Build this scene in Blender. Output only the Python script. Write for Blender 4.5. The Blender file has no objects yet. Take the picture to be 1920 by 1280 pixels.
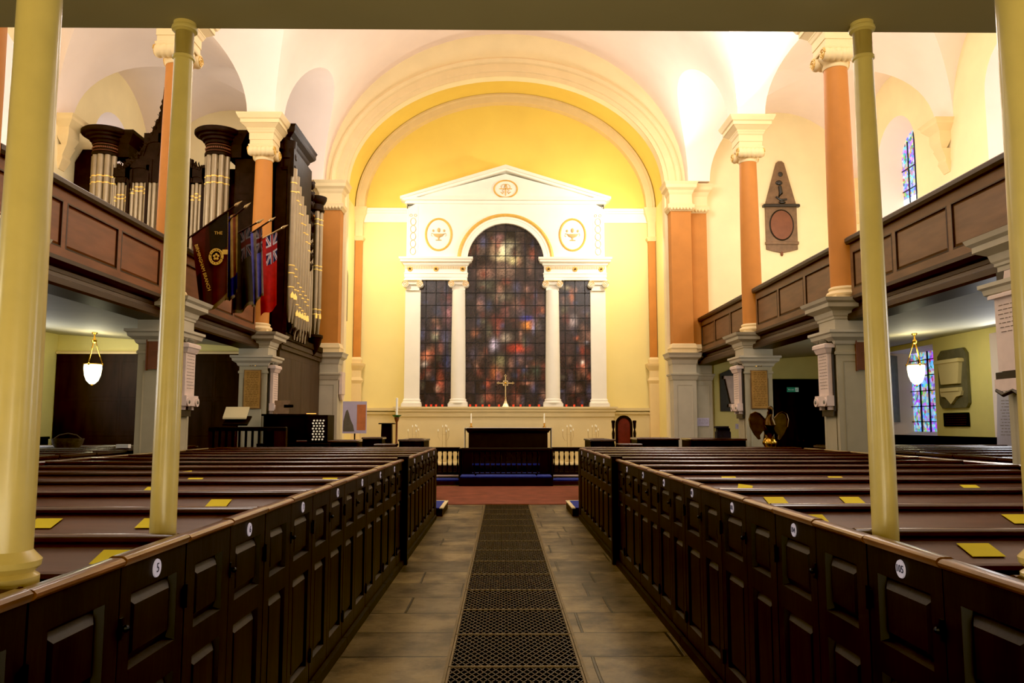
import bpy, bmesh, math, random
from mathutils import Vector, Matrix
random.seed(7)
PI = math.pi
scene = bpy.context.scene
COL = scene.collection

# ------------------------------------------------------------------ materials
def srgb(r, g, b):
    f = lambda c: (c/255/12.92) if c/255 <= .04045 else ((c/255+.055)/1.055)**2.4
    return (f(r), f(g), f(b), 1)
MATS = {}
def mat(name, rgb, rough=.6, metal=0., var=.12, scale=6., bump=0., stretch=(1,1,1), coat=0., emit=0., emitc=None, spec=.5):
    m = bpy.data.materials.new(name); m.use_nodes = True
    nt = m.node_tree; N = nt.nodes; L = nt.links
    b = N['Principled BSDF']
    c = srgb(*rgb)
    tc = N.new('ShaderNodeTexCoord'); mp = N.new('ShaderNodeMapping'); mp.inputs['Scale'].default_value = stretch
    L.new(tc.outputs['Object'], mp.inputs['Vector'])
    nz = N.new('ShaderNodeTexNoise'); nz.inputs['Scale'].default_value = scale; nz.inputs['Detail'].default_value = 5
    L.new(mp.outputs['Vector'], nz.inputs['Vector'])
    rp = N.new('ShaderNodeValToRGB')
    rp.color_ramp.elements[0].position = .3; rp.color_ramp.elements[1].position = .7
    rp.color_ramp.elements[0].color = tuple(c[i]*(1-var) for i in range(3))+(1,)
    rp.color_ramp.elements[1].color = tuple(min(1, c[i]*(1+var)) for i in range(3))+(1,)
    L.new(nz.outputs['Fac'], rp.inputs['Fac']); L.new(rp.outputs['Color'], b.inputs['Base Color'])
    b.inputs['Roughness'].default_value = rough; b.inputs['Metallic'].default_value = metal
    b.inputs['Coat Weight'].default_value = coat; b.inputs['Coat Roughness'].default_value = .15
    b.inputs['Specular IOR Level'].default_value = spec
    if bump:
        bp = N.new('ShaderNodeBump'); bp.inputs['Strength'].default_value = bump; bp.inputs['Distance'].default_value = .02
        L.new(nz.outputs['Fac'], bp.inputs['Height']); L.new(bp.outputs['Normal'], b.inputs['Normal'])
    if emit:
        b.inputs['Emission Color'].default_value = srgb(*(emitc or rgb)); b.inputs['Emission Strength'].default_value = emit
    MATS[name] = m
    return m
M = MATS
mat('vault_plaster', (252, 232, 216), .9, var=.03, scale=1.2)
mat('cream_wall', (250, 232, 182), .9, var=.04, scale=1.5)
mat('aisle_wall', (236, 224, 150), .9, var=.05, scale=1.5)
mat('chancel_yellow', (254, 222, 112), .9, var=.05, scale=.8)
mat('chancel_pale', (250, 232, 158), .9, var=.03, scale=1)
mat('dado_cream', (226, 208, 158), .85, var=.04, scale=2)
mat('white_paint', (250, 246, 232), .7, var=.02, scale=3)
mat('arch_cream', (240, 214, 160), .8, var=.03, scale=3)
mat('relief_tan', (206, 176, 120), .8, var=.03)
mat('gilded', (226, 182, 92), .5, metal=.1, var=.1, scale=12)
mat('orange_paint', (200, 130, 56), .7, var=.06, scale=3)
mat('stone_paint', (176, 166, 136), .75, var=.05, scale=4, bump=.1)
mat('stone_light', (196, 186, 160), .75, var=.05, scale=4)
mat('iron_paint', (220, 194, 108), .34, var=.06, scale=9, bump=.04, coat=.3)
mat('soffit_olive', (168, 154, 112), .8, var=.05, scale=1.4)
mat('soffit_grey', (180, 174, 146), .68, var=.05, scale=1.4, stretch=(.3, 2, 1), bump=.03)
mat('oak_dark', (42, 24, 15), .6, var=.35, scale=7, stretch=(1, 1, .25), bump=.12, spec=.25)
mat('oak_door', (22, 12, 8), .5, var=.5, scale=7, stretch=(1, 1, .25), bump=.15, spec=.3)
mat('oak_ledge', (88, 58, 46), .42, var=.3, scale=5, stretch=(.4, 3, 1), bump=.06, coat=.12)
mat('oak_rail', (64, 36, 24), .2, var=.35, scale=5, stretch=(.4, 3, 1), bump=.03, coat=.7)
mat('oak_cap', (118, 76, 46), .32, var=.5, scale=6, stretch=(3, .5, 1), bump=.06, coat=.4)
mat('oak_black', (17, 11, 8), .55, var=.3, scale=6, bump=.08, spec=.25)
mat('gallery_oak', (116, 84, 56), .5, var=.22, scale=4, stretch=(1, .35, 2), bump=.05)
mat('gallery_oak_red', (122, 72, 44), .5, var=.22, scale=4, stretch=(1, .35, 2), bump=.05)
mat('gallery_moulding', (52, 32, 24), .45, var=.25, scale=5, stretch=(1, .3, 2))
mat('organ_oak', (34, 21, 15), .65, spec=.15, var=.35, scale=7, bump=.2)
mat('organ_panel', (64, 48, 36), .55, var=.3, scale=6, stretch=(1, 1, .3), bump=.1)
mat('pipe_metal', (160, 142, 112), .4, metal=.4, var=.08, scale=5)
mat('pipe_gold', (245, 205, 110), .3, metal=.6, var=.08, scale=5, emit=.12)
mat('brass', (214, 166, 70), .22, metal=1, var=.12, scale=8)
mat('brass_dark', (84, 62, 30), .28, metal=.8, var=.3, scale=8)
mat('silver', (206, 184, 140), .3, metal=.8, var=.1, scale=8)
mat('marble_white', (226, 204, 190), .5, var=.07, scale=7)
mat('marble_grey', (112, 108, 92), .5, var=.18, scale=7)
mat('slate_black', (44, 40, 36), .4, var=.2, scale=7)
mat('marble_brown', (122, 94, 66), .6, var=.2, scale=9)
mat('brass_plaque', (176, 132, 66), .45, metal=.3, var=.12, scale=9)
mat('incised', (110, 92, 74), .8)
mat('incised_dark', (84, 56, 26), .8)
mat('yellow_paper', (232, 212, 40), .8, var=.03, scale=10)
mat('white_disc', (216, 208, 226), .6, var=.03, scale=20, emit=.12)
mat('ink', (34, 34, 60), .7)
mat('iron_grate', (52, 42, 26), .5, metal=.3, var=.3, scale=14)
mat('iron_frame', (104, 88, 54), .5, metal=.3, var=.3, scale=14)
mat('pit_black', (8, 6, 4), .9)
mat('black_iron', (12, 11, 10), .4, metal=.5)
mat('blue_carpet', (32, 48, 132), .95, var=.2, scale=30)
mat('blue_cushion', (34, 54, 140), .7, var=.15, scale=12)
mat('red_carpet', (122, 64, 46), .95, var=.25, scale=3)
mat('linen', (246, 242, 232), .8, var=.02)
mat('candle_wax', (250, 244, 220), .5, var=.02, emit=.15)
mat('green_enamel', (30, 120, 70), .4)
mat('leather_red', (104, 34, 26), .4, var=.25, scale=6)
mat('votive_red', (220, 60, 40), .3, emit=.5, emitc=(230, 70, 40))
mat('exit_green', (40, 130, 100), .5, emit=.15)
mat('sign_white', (225, 235, 225), .5, emit=.1)
mat('lamp_glass', (255, 246, 190), .3, emit=4, emitc=(255, 244, 190))
mat('window_light', (225, 235, 255), .3, emit=1.7, emitc=(226, 234, 255))
mat('lead', (46, 48, 52), .5, metal=.3)
mat('lead_dark', (22, 22, 26), .6)
mat('paper_white', (206, 198, 220), .8, var=.03)
mat('orange_print', (214, 134, 84), .8)
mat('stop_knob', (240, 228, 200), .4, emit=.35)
mat('warm_glow', (255, 150, 70), .5, emit=3)
mat('dark_cloth', (24, 24, 34), .9, var=.3, scale=9)
mat('blue_plaque', (34, 48, 96), .4, var=.5, scale=25)
mat('gold_text', (190, 152, 60), .6, emit=.12)
mat('brown_frame', (120, 72, 46), .6)
mat('wicker', (92, 78, 58), .9, var=.3, scale=20)

def vcol_mat(name, attr, rough=.5, emit=0., metal=0.):
    m = bpy.data.materials.new(name); m.use_nodes = True
    nt = m.node_tree; N = nt.nodes; L = nt.links; b = N['Principled BSDF']
    a = N.new('ShaderNodeAttribute'); a.attribute_name = attr
    nz = N.new('ShaderNodeTexNoise'); nz.inputs['Scale'].default_value = 9
    tc = N.new('ShaderNodeTexCoord'); L.new(tc.outputs['Object'], nz.inputs['Vector'])
    mx = N.new('ShaderNodeMix'); mx.data_type = 'RGBA'; mx.blend_type = 'MULTIPLY'; mx.inputs[0].default_value = .45
    rp = N.new('ShaderNodeValToRGB'); rp.color_ramp.elements[0].position = .35; rp.color_ramp.elements[0].color = (.35, .35, .35, 1); rp.color_ramp.elements[1].position = .65
    L.new(nz.outputs['Fac'], rp.inputs['Fac'])
    L.new(a.outputs['Color'], mx.inputs[6]); L.new(rp.outputs['Color'], mx.inputs[7])
    L.new(mx.outputs[2], b.inputs['Base Color']); b.inputs['Roughness'].default_value = rough; b.inputs['Metallic'].default_value = metal
    if emit:
        L.new(mx.outputs[2], b.inputs['Emission Color']); b.inputs['Emission Strength'].default_value = emit
    MATS[name] = m; return m
vcol_mat('painted_glass', 'Col', .25, .55)
vcol_mat('flag_cloth', 'Col', .85, .0)

# bright leaded stained glass (daylight behind)
def stained(name, strength, white_below=None):
    m = bpy.data.materials.new(name); m.use_nodes = True
    nt = m.node_tree; N = nt.nodes; L = nt.links; b = N['Principled BSDF']
    tc = N.new('ShaderNodeTexCoord'); v = N.new('ShaderNodeTexVoronoi'); v.inputs['Scale'].default_value = 13
    L.new(tc.outputs['Object'], v.inputs['Vector'])
    hs = N.new('ShaderNodeHueSaturation'); hs.inputs['Saturation'].default_value = .9; hs.inputs['Value'].default_value = .8
    L.new(v.outputs['Color'], hs.inputs['Color'])
    tint = N.new('ShaderNodeMix'); tint.data_type = 'RGBA'; tint.blend_type = 'MULTIPLY'; tint.inputs[0].default_value = .75
    tint.inputs[7].default_value = (.3, .42, 1, 1); L.new(hs.outputs['Color'], tint.inputs[6])
    col = tint.outputs[2]
    if white_below is not None:
        sp = N.new('ShaderNodeSeparateXYZ'); L.new(tc.outputs['Object'], sp.inputs[0])
        lt = N.new('ShaderNodeMath'); lt.operation = 'LESS_THAN'; lt.inputs[1].default_value = white_below
        L.new(sp.outputs['Z'], lt.inputs[0])
        mx = N.new('ShaderNodeMix'); mx.data_type = 'RGBA'; L.new(lt.outputs[0], mx.inputs[0]); L.new(col, mx.inputs[6]); mx.inputs[7].default_value = (.72, .9, 1, 1)
        col = mx.outputs[2]
    L.new(col, b.inputs['Base Color']); L.new(col, b.inputs['Emission Color']); b.inputs['Emission Strength'].default_value = strength
    MATS[name] = m
stained('stained_low', 1.6)
stained('stained_high', 1.5, 7.3)

# stone slab floor
def floor_mat():
    m = bpy.data.materials.new('flagstones'); m.use_nodes = True
    nt = m.node_tree; N = nt.nodes; L = nt.links; b = N['Principled BSDF']
    tc = N.new('ShaderNodeTexCoord')
    br = N.new('ShaderNodeTexBrick'); br.offset = .37; br.squash = 1.35; br.squash_frequency = 3
    br.inputs['Scale'].default_value = 1.0; br.inputs['Brick Width'].default_value = .86; br.inputs['Row Height'].default_value = .62
    br.inputs['Mortar Size'].default_value = .012; br.inputs['Mortar Smooth'].default_value = .3
    br.inputs['Color1'].default_value = srgb(130, 114, 78); br.inputs['Color2'].default_value = srgb(82, 72, 50); br.inputs['Mortar'].default_value = srgb(12, 9, 6)
    wp = N.new('ShaderNodeTexNoise'); wp.inputs['Scale'].default_value = .8
    L.new(tc.outputs['Object'], wp.inputs['Vector'])
    va = N.new('ShaderNodeVectorMath'); va.operation = 'SCALE'; va.inputs['Scale'].default_value = .05; L.new(wp.outputs['Color'], va.inputs[0])
    vb = N.new('ShaderNodeVectorMath'); vb.operation = 'ADD'; L.new(tc.outputs['Object'], vb.inputs[0]); L.new(va.outputs[0], vb.inputs[1])
    L.new(vb.outputs[0], br.inputs['Vector'])
    nz = N.new('ShaderNodeTexNoise'); nz.inputs['Scale'].default_value = 1.9; nz.inputs['Detail'].default_value = 12; nz.inputs['Roughness'].default_value = .68
    mp = N.new('ShaderNodeMapping'); mp.inputs['Scale'].default_value = (1, 1, 1); L.new(tc.outputs['Object'], mp.inputs['Vector']); L.new(mp.outputs[0], nz.inputs['Vector'])
    rp = N.new('ShaderNodeValToRGB'); rp.color_ramp.elements[0].position = .4; rp.color_ramp.elements[0].color = (.2, .17, .13, 1); rp.color_ramp.elements[1].position = .6; rp.color_ramp.elements[1].color = (1.25, 1.2, 1.05, 1)
    L.new(nz.outputs['Fac'], rp.inputs['Fac'])
    mx = N.new('ShaderNodeMix'); mx.data_type = 'RGBA'; mx.blend_type = 'MULTIPLY'; mx.inputs[0].default_value = 1
    L.new(br.outputs['Color'], mx.inputs[6]); L.new(rp.outputs['Color'], mx.inputs[7]); L.new(mx.outputs[2], b.inputs['Base Color'])
    rr = N.new('ShaderNodeMapRange'); rr.inputs['To Min'].default_value = .5; rr.inputs['To Max'].default_value = .22; L.new(nz.outputs['Fac'], rr.inputs['Value']); L.new(rr.outputs[0], b.inputs['Roughness'])
    bp = N.new('ShaderNodeBump'); bp.inputs['Strength'].default_value = .6; bp.inputs['Distance'].default_value = .015
    ad = N.new('ShaderNodeMath'); ad.operation = 'SUBTRACT'; L.new(nz.outputs['Fac'], ad.inputs[0]); L.new(br.outputs['Fac'], ad.inputs[1]); L.new(ad.outputs[0], bp.inputs['Height']); L.new(bp.outputs[0], b.inputs['Normal'])
    MATS['flagstones'] = m
floor_mat()

# ------------------------------------------------------------------ mesh builder
class MB:
    def __init__(s, xf=None): s.v = []; s.f = []; s.xf = xf; s.col = {}
    def add(s, vs, fs):
        o = len(s.v)
        if s.xf: vs = [s.xf(*p) for p in vs]
        s.v += [tuple(p) for p in vs]; s.f += [tuple(o+i for i in f) for f in fs]; return o
    def box(s, x0, y0, z0, x1, y1, z1):
        vs = [(x, y, z) for z in (z0, z1) for y in (y0, y1) for x in (x0, x1)]
        s.add(vs, [(0, 2, 3, 1), (4, 5, 7, 6), (0, 1, 5, 4), (2, 6, 7, 3), (0, 4, 6, 2), (1, 3, 7, 5)]); return s
    def bev(s, x0, y0, z0, x1, y1, z1, b=.01):     # box with chamfered top edges
        s.rings([[(x0, y0, z0), (x1, y0, z0), (x1, y1, z0), (x0, y1, z0)], [(x0, y0, z1-b), (x1, y0, z1-b), (x1, y1, z1-b), (x0, y1, z1-b)],
                 [(x0+b, y0+b, z1), (x1-b, y0+b, z1), (x1-b, y1-b, z1), (x0+b, y1-b, z1)]]); return s
    def rings(s, rs, caps=(True, True), closed=True):
        n = len(rs[0]); vs = [p for r in rs for p in r]; fs = []
        for i in range(len(rs)-1):
            for j in range(n if closed else n-1):
                k = (j+1) % n; fs.append((i*n+j, i*n+k, (i+1)*n+k, (i+1)*n+j))
        if caps[0]: fs.append(tuple(range(n))[::-1])
        if caps[1]: fs.append(tuple((len(rs)-1)*n+j for j in range(n)))
        s.add(vs, fs); return s
    def lathe(s, prof, cx=0, cy=0, n=24, axis='z', c=0, sx=1, sy=1):
        rs = []
        for r, h in prof:
            ring = []
            for j in range(n):
                a = 2*PI*j/n; u, w = r*math.cos(a)*sx, r*math.sin(a)*sy
                ring.append((cx+u, cy+w, h) if axis == 'z' else ((h, cx+u, cy+w) if axis == 'x' else (cx+u, h, cy+w)))
            rs.append(ring)
        return s.rings(rs)
    def rect(s, x0, y0, x1, y1, prof):            # (outset, z) profile swept round a rectangle, mitred
        rs = [[(x0-o, y0-o, z), (x1+o, y0-o, z), (x1+o, y1+o, z), (x0-o, y1+o, z)] for o, z in prof]
        return s.rings(rs)
    def tube(s, pts, r, n=8, caps=True):
        pts = [Vector(p) for p in pts]; rs = []
        for i, p in enumerate(pts):
            d = (pts[min(i+1, len(pts)-1)]-pts[max(i-1, 0)]).normalized()
            up = Vector((0, 0, 1)) if abs(d.z) < .95 else Vector((1, 0, 0))
            a = d.cross(up).normalized(); b = d.cross(a).normalized()
            rr = r[i] if isinstance(r, (list, tuple)) else r
            rs.append([tuple(p+a*rr*math.cos(2*PI*j/n)+b*rr*math.sin(2*PI*j/n)) for j in range(n)])
        return s.rings(rs, (caps, caps))
    def prism(s, poly, h0, h1, axis='y'):         # poly in the other two axes, extruded along axis
        def P(a, b, h): return {'y': (a, h, b), 'z': (a, b, h), 'x': (h, a, b)}[axis]
        return s.rings([[P(a, b, h0) for a, b in poly], [P(a, b, h1) for a, b in poly]])
    def sphere(s, x, y, z, r, n=12, m=8, sx=1, sy=1, sz=1):
        return s.rings([[(x+r*sx*math.sin(PI*(i+.02)/(m+.04))*math.cos(2*PI*j/n), y+r*sy*math.sin(PI*(i+.02)/(m+.04))*math.sin(2*PI*j/n), z-r*sz*math.cos(PI*(i+.02)/(m+.04))) for j in range(n)] for i in range(m+1)])
    def panel(s, u0, v0, u1, v1, n0=0, b=.022, d=.02):   # sunk, raised-and-fielded panel, local (u, n, v): y = outward(-)
        def R(i, n): return [(u0+i, n, v0+i), (u1-i, n, v0+i), (u1-i, n, v1-i), (u0+i, n, v1-i)]
        return s.rings([R(0, n0), R(b, n0+d), R(b*1.4, n0+d), R(b*1.4+.028, n0+d*.3)], (False, True))
    def build(s, name, m, parent=None, smooth=None, recalc=True):
        me = bpy.data.meshes.new(name)
        me.from_pydata(s.v, [], s.f)
        if recalc:
            bm = bmesh.new(); bm.from_mesh(me); bmesh.ops.recalc_face_normals(bm, faces=bm.faces); bm.to_mesh(me); bm.free()
        me.materials.append(M[m] if isinstance(m, str) else m)
        if smooth:
            me.shade_smooth(); me.set_sharp_from_angle(angle=math.radians(smooth))
        o = bpy.data.objects.new(name, me); COL.objects.link(o)
        if parent: o.parent = parent
        return o

def tag(o, label=None, cat=None, group=None, kind=None):
    if label: o['label'] = label
    if cat: o['category'] = cat
    if group: o['group'] = group
    if kind: o['kind'] = kind
    return o
def thing(name, label, cat, loc=(0, 0, 0), rz=0, group=None):
    o = bpy.data.objects.new(name, None); COL.objects.link(o); o.empty_display_size = .1
    o.location = loc; o.rotation_euler = (0, 0, rz)
    return tag(o, label, cat, group)
def struct(name, mb, m, smooth=None, recalc=True, label=None):
    return tag(mb.build(name, m, None, smooth, recalc), label, None, None, 'structure')
CH = {}
def kids(o): return [c for c in bpy.data.objects if c.parent == o]
def copy_tree(o, parent=None, _map=None):
    if _map is None:
        _map = {}
        for c in bpy.data.objects:
            if c.parent: _map.setdefault(c.parent.name, []).append(c)
    c = o.copy(); COL.objects.link(c); c.parent = parent
    for ch in _map.get(o.name, []): copy_tree(ch, c, _map)
    return c
def text(s, size, m, parent, loc, rot, name='lettering', extrude=.002, align='CENTER'):
    cu = bpy.data.curves.new('t', 'FONT'); cu.body = s; cu.size = size; cu.extrude = extrude; cu.align_x = align; cu.align_y = 'CENTER'; cu.resolution_u = 2
    to = bpy.data.objects.new('t', cu); COL.objects.link(to)
    dg = bpy.context.evaluated_depsgraph_get(); me = bpy.data.meshes.new_from_object(to.evaluated_get(dg))
    bpy.data.objects.remove(to); bpy.data.curves.remove(cu)
    me.materials.clear(); me.materials.append(M[m]); me.name = name
    o = bpy.data.objects.new(name, me); COL.objects.link(o); o.location = loc; o.rotation_euler = rot
    if parent: o.parent = parent
    return o
SIDE = {-1: 'left', 1: 'right'}
XC = 5.35; COLY = [7.8, 12.5, 17.2]; BAYS = [(-1.6, 3.1), (3.1, 7.8), (7.8, 12.5), (12.5, 17.2), (17.2, 21.9)]
ZS = 8.25

# ------------------------------------------------------------------ room shell
# floor with the grating channel left open
fl = MB()
for a in ((-10.4, -2, -.43, 22.3), (.43, -2, 10.4, 22.3), (-.43, 15.75, .43, 22.3)):
    fl.box(a[0], a[1], -.25, a[2], a[3], 0)
struct('floor', fl, 'flagstones')
struct('trim_1', MB().box(-.42, -2, -.25, .42, 15.75, -.22), 'pit_black', label='dark duct bottom below the aisle grating')
rc = MB().box(-4.6, 15.76, .0, 4.6, 20.3, .012)
rc.build('red_carpet', 'red_carpet')
tag(bpy.data.objects['red_carpet'], 'red carpet laid across the crossing before the communion rail', 'carpet')

# ceiling: elliptical nave vault with lunettes, groined aisle vaults
def build_ceiling():
    a, b = 5.05, 4.42; ac, aa, ab = 7.725, 2.075, 2.12
    ys = []
    for y0, y1 in BAYS:
        c = (y0+y1)/2; hw = 2.0
        ys += [(y0+.001, 0.)]
        for i in range(33):
            t = PI*i/32; ys.append((c-hw*math.cos(t), 2.12*math.sin(t)))
    ys.append((21.9, 0.))
    nv, nl = 36, 5
    mb = MB(); rows = []
    for y, l in ys:
        row = []
        th = math.asin(min(1, l/b)) if l > 0 else 0
        for sd in (-1,):
            pass
        # left wall side to right wall side
        def aisle(s):
            uc = aa*math.sqrt(max(0, 1-(l/ab)**2)); t0 = math.asin(min(1, l/ab)); pts = []
            for i in range(4): pts.append((9.85+(ac+uc-9.85)*i/4, ZS+l))
            for i in range(21):
                t = t0+(PI-2*t0)*i/20; pts.append((ac+aa*math.cos(t), ZS+ab*math.sin(t)))
            for i in range(1, 4): pts.append((ac-uc+(5.65-(ac-uc))*i/3, ZS+l))
            pts = [(s*x, z) for x, z in pts]
            return pts if s < 0 else pts[::-1]
        row += aisle(-1)
        xc = a*math.cos(th)
        row += [(-5.65+(-xc+5.65)*i/nl, ZS+l) for i in range(1, nl)]
        for i in range(nv+1):
            t = th+(PI-2*th)*i/nv; row.append((-a*math.cos(t), ZS+b*math.sin(t)))
        row += [(xc+(5.65-xc)*i/nl, ZS+l) for i in range(1, nl)]
        row += aisle(1)
        rows.append([(x, y, z) for x, z in row])
    mb.rings(rows, (False, False), closed=False)
    struct('ceiling', mb, 'vault_plaster', smooth=22)
build_ceiling()

def arch_pts(hw, rise, zc, n=40, xc=0):
    return [(xc-hw*math.cos(PI*i/n), zc+rise*math.sin(PI*i/n)) for i in range(n+1)]
# nave east wall with chancel arch
def east_wall():
    mb = MB(); op = [(-4.45, 0)]+arch_pts(4.45, 3.2, 8.2, 48)+[(4.45, 0)]
    out = [(-10.3, 0)]
    for x, z in op[1:-1]:
        t = math.atan2(z-8.2, x) if z > 8.2 else (PI if x < 0 else 0)
        dx, dz = math.cos(t), math.sin(t)
        k = min(10.3/abs(dx) if abs(dx) > 1e-6 else 1e9, 5.2/dz if dz > 1e-6 else 1e9); out.append((dx*k, 8.2+dz*k))
    out.append((10.3, 0))
    for y in (21.9, 22.2):
        mb.rings([[(x, y, z) for x, z in op], [(x, y, z) for x, z in out]], (False, False), closed=False)
    mb.rings([[(x, 21.9, z) for x, z in op], [(x, 22.2, z) for x, z in op]], (False, False), closed=False)
    struct('wall_nave_east', mb, 'cream_wall')
east_wall()
# chancel
cw = MB()
for s in (-1, 1): cw.box(s*4.75, 22.2, 0, s*4.95, 25.2, 8.4)
struct('wall_chancel_side', cw, 'chancel_pale')
struct('wall_east', MB().box(-5, 25, 0, 5, 25.25, 8.0), 'chancel_pale')
struct('wall_tympanum', MB().prism([(-4.9, 8.0)]+arch_pts(4.9, 3.95, 8.35)+[(4.9, 8.0)], 25, 25.25), 'chancel_yellow')
cv = MB(); P1 = arch_pts(4.75, 3.75, 8.35, 48)
cv.rings([[(x, 22.2, z) for x, z in P1], [(x, 25.1, z) for x, z in P1]], (False, False), closed=False)
cv.rings([[(x, 22.2, z) for x, z in arch_pts(4.45, 3.2, 8.2, 48)], [(x, 22.2, z) for x, z in P1]], (False, False), closed=False)
struct('ceiling_chancel', cv, 'chancel_yellow', smooth=30)
# moulded archivolt on nave wall, back rib
def arch_band(prof, y_of, m, name, label):
    mb = MB(); n = 56; rs = []
    for i in range(n+1):
        t = PI*i/n
        rs.append([(-(4.45+o)*math.cos(t), y, 8.2+(3.2+o*1.12)*math.sin(t)) for o, y in prof])
    mb.rings(rs); o = struct(name, mb, m, smooth=25, label=label)
arch_band([(0, 21.9), (0, 21.84), (.1, 21.84), (.12, 21.80), (.3, 21.80), (.33, 21.74), (.40, 21.70), (.45, 21.72), (.46, 21.9)], None, 'arch_cream', 'trim_2', 'cream moulded band around the chancel arch')
mb = MB(); n = 56; rs = []
for i in range(n+1):
    t = PI*i/n
    rs.append([(-(4.72-o)*math.cos(t), y, 8.35+(3.74-o)*math.sin(t)) for o, y in ((0, 24.66), (.06, 24.66), (.08, 24.72), (.26, 24.74), (.27, 25.0), (0, 25.0))])
mb.rings(rs); struct('trim_3', mb, 'arch_cream', smooth=25, label='pale rib framing the yellow chancel wall')
# chancel frieze and dado
struct('trim_4', MB().box(-4.75, 24.93, 7.93, 4.75, 25, 8.22).box(-4.75, 24.86, 8.22, 4.75, 25, 8.27).box(-4.75, 24.8, 8.27, 4.75, 25, 8.36), 'white_paint', label='pale frieze across the east wall')
struct('trim_5', MB().box(-4.75, 24.9, 0, 4.75, 25, 1.9), 'dado_cream', label='beige dado below the east window')
struct('trim_6', MB().box(-4.75, 24.84, 1.86, 4.75, 25, 1.93).box(-4.75, 24.8, 1.96, 4.75, 25, 2.05), 'dado_cream', label='dado cornice')
struct('trim_13', MB().box(-3.3, 24.5, 0, 3.3, 24.92, 1.78).box(-3.34, 24.46, 1.78, 3.34, 24.92, 1.86).box(-3.36, 24.42, 1.93, 3.36, 24.92, 2.02).box(-3.33, 24.46, 1.86, 3.33, 24.92, 1.93).box(-3.42, 24.38, 2.02, 3.42, 24.95, 2.08), 'dado_cream', label='projecting sill block below the east window')
# nave west wall
struct('wall_west', MB().box(-10.3, -1.9, 0, 10.3, -1.6, 13), 'cream_wall')

# aisle walls, one pier-to-pier stretch at a time, windows splayed
WN = [10]
def wall_opening(mb, s, y0, y1, z0, z1, yc, hw, zb, zsp, arched, depth=.5, inset=.28):
    n = 16
    rise = hw if arched else .001
    op = [(yc-hw, zb)]+[(yc-hw*math.cos(PI*i/n), zsp+rise*math.sin(PI*i/n)) for i in range(n+1)]+[(yc+hw, zb)]
    def outp(y, z):
        return (min(max(y0 if y < yc-hw*.999 else (y1 if y > yc+hw*.999 else y), y0), y1), z)
    out = [(y0, zb)]+[(y0+(y1-y0)*i/n, z1) for i in range(n+1)]+[(y1, zb)]
    W = lambda p, x: (s*x, p[0], p[1])
    mb.rings([[W(p, 9.8) for p in op], [W(p, 9.8) for p in out]], (False, False), closed=False)
    mb.rings([[W(p, 9.8) for p in [(y0, z0), (y1, z0)]], [W(p, 9.8) for p in [(y0, zb), (y1, zb)]]], (False, False), closed=False)
    k = (hw-inset)/hw
    ip = [(yc+(p[0]-yc)*k, (zb+.22) if p[1] <= zb+.001 else (zsp+(p[1]-zsp)*k if arched else zsp-.05)) for p in op]
    rv = MB(); rv.rings([[W(p, 9.8) for p in op], [W(p, 9.8+depth) for p in ip]], (False, False), closed=True)
    return op, ip, rv
def glass_obj(s, ip, x, mname, lines, name):
    g = MB(); g.add([(s*x, p[0], p[1]) for p in ip], [tuple(range(len(ip)))])
    return tag(g.build(name, mname, None, recalc=False), None, None, None, 'structure')
wi = [0]
for s in (-1, 1):
    wmb = MB(); lmb = MB(); rvu = MB()
    for bi, (y0, y1) in enumerate(BAYS):
        yc = (y0+y1)/2
        hwlow = .02
        op, ip, rv = wall_opening(wmb, s, y0, y1, 3.9, 10.6, yc-.1, .95, 5.0, 8.3, True)
        rvu.add(rv.v, rv.f)
        wi[0] += 1
        g = glass_obj(s, ip, 10.3, 'stained_high' if (s == 1 and bi == 4) else 'window_light', None, 'window_%d' % wi[0])
        lead = MB()
        for k in range(6):
            z = 5.3+k*.55; lead.box(s*10.27, yc-.1-.66, z, s*10.3, yc-.1+.66, z+.02)
        for k in (-1, 0, 1): lead.box(s*10.27, yc-.1+k*.33-.01, 5.2, s*10.3, yc-.1+k*.33+.01, 8.3+(.6 if k == 0 else .45))
        lead.build('leading', 'lead', g)
        cxl = 19.45 if bi == 4 else yc
        low_w = 1.25
        if s == -1 and bi == 4: lmb.box(s*9.8, y0, 0, s*10.0, y1, 3.9)
        else:
            op, ip, rv = wall_opening(lmb, s, y0, y1, 0, 3.9, cxl if bi == 4 else yc-.05, low_w, 1.15, 3.38, False, depth=.55, inset=.42)
            rvu.add(rv.v, rv.f); wi[0] += 1
            g = glass_obj(s, ip, 10.35, 'stained_low' if (s == 1 and bi == 4) else 'window_light', None, 'window_%d' % wi[0])
            lead = MB(); yy = cxl if bi == 4 else yc-.05
            for k in range(5): lead.box(s*10.31, yy-.85, 1.6+k*.38, s*10.35, yy+.85, 1.62+k*.38)
            for k in (-1, 0, 1): lead.box(s*10.31, yy+k*.4-.01, 1.35, s*10.35, yy+k*.4+.01, 3.35)
            lead.build('leading', 'lead', g)
    struct('wall_%s_upper' % SIDE[s], wmb, 'cream_wall')
    struct('wall_%s_reveals' % SIDE[s], rvu, 'vault_plaster', smooth=30)
    struct('wall_%s_lower' % SIDE[s], lmb, 'aisle_wall')
    struct('baseboard_%s' % SIDE[s], MB().box(s*9.8, -1.6, 0, s*9.72, 17.2 if s < 0 else 21.9, 1.24).box(s*9.8, -1.6, 1.24, s*9.69, 17.2 if s < 0 else 21.9, 1.29), 'oak_black', label='dark wainscot along the aisle wall')
# east wall of aisles below the gallery is yellow
for s in (-1, 1):
    struct('wall_aisle_east_%s' % SIDE[s], MB().box(s*5.7, 21.84, 0, s*9.8, 21.9, 3.55), 'aisle_wall')

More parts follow.
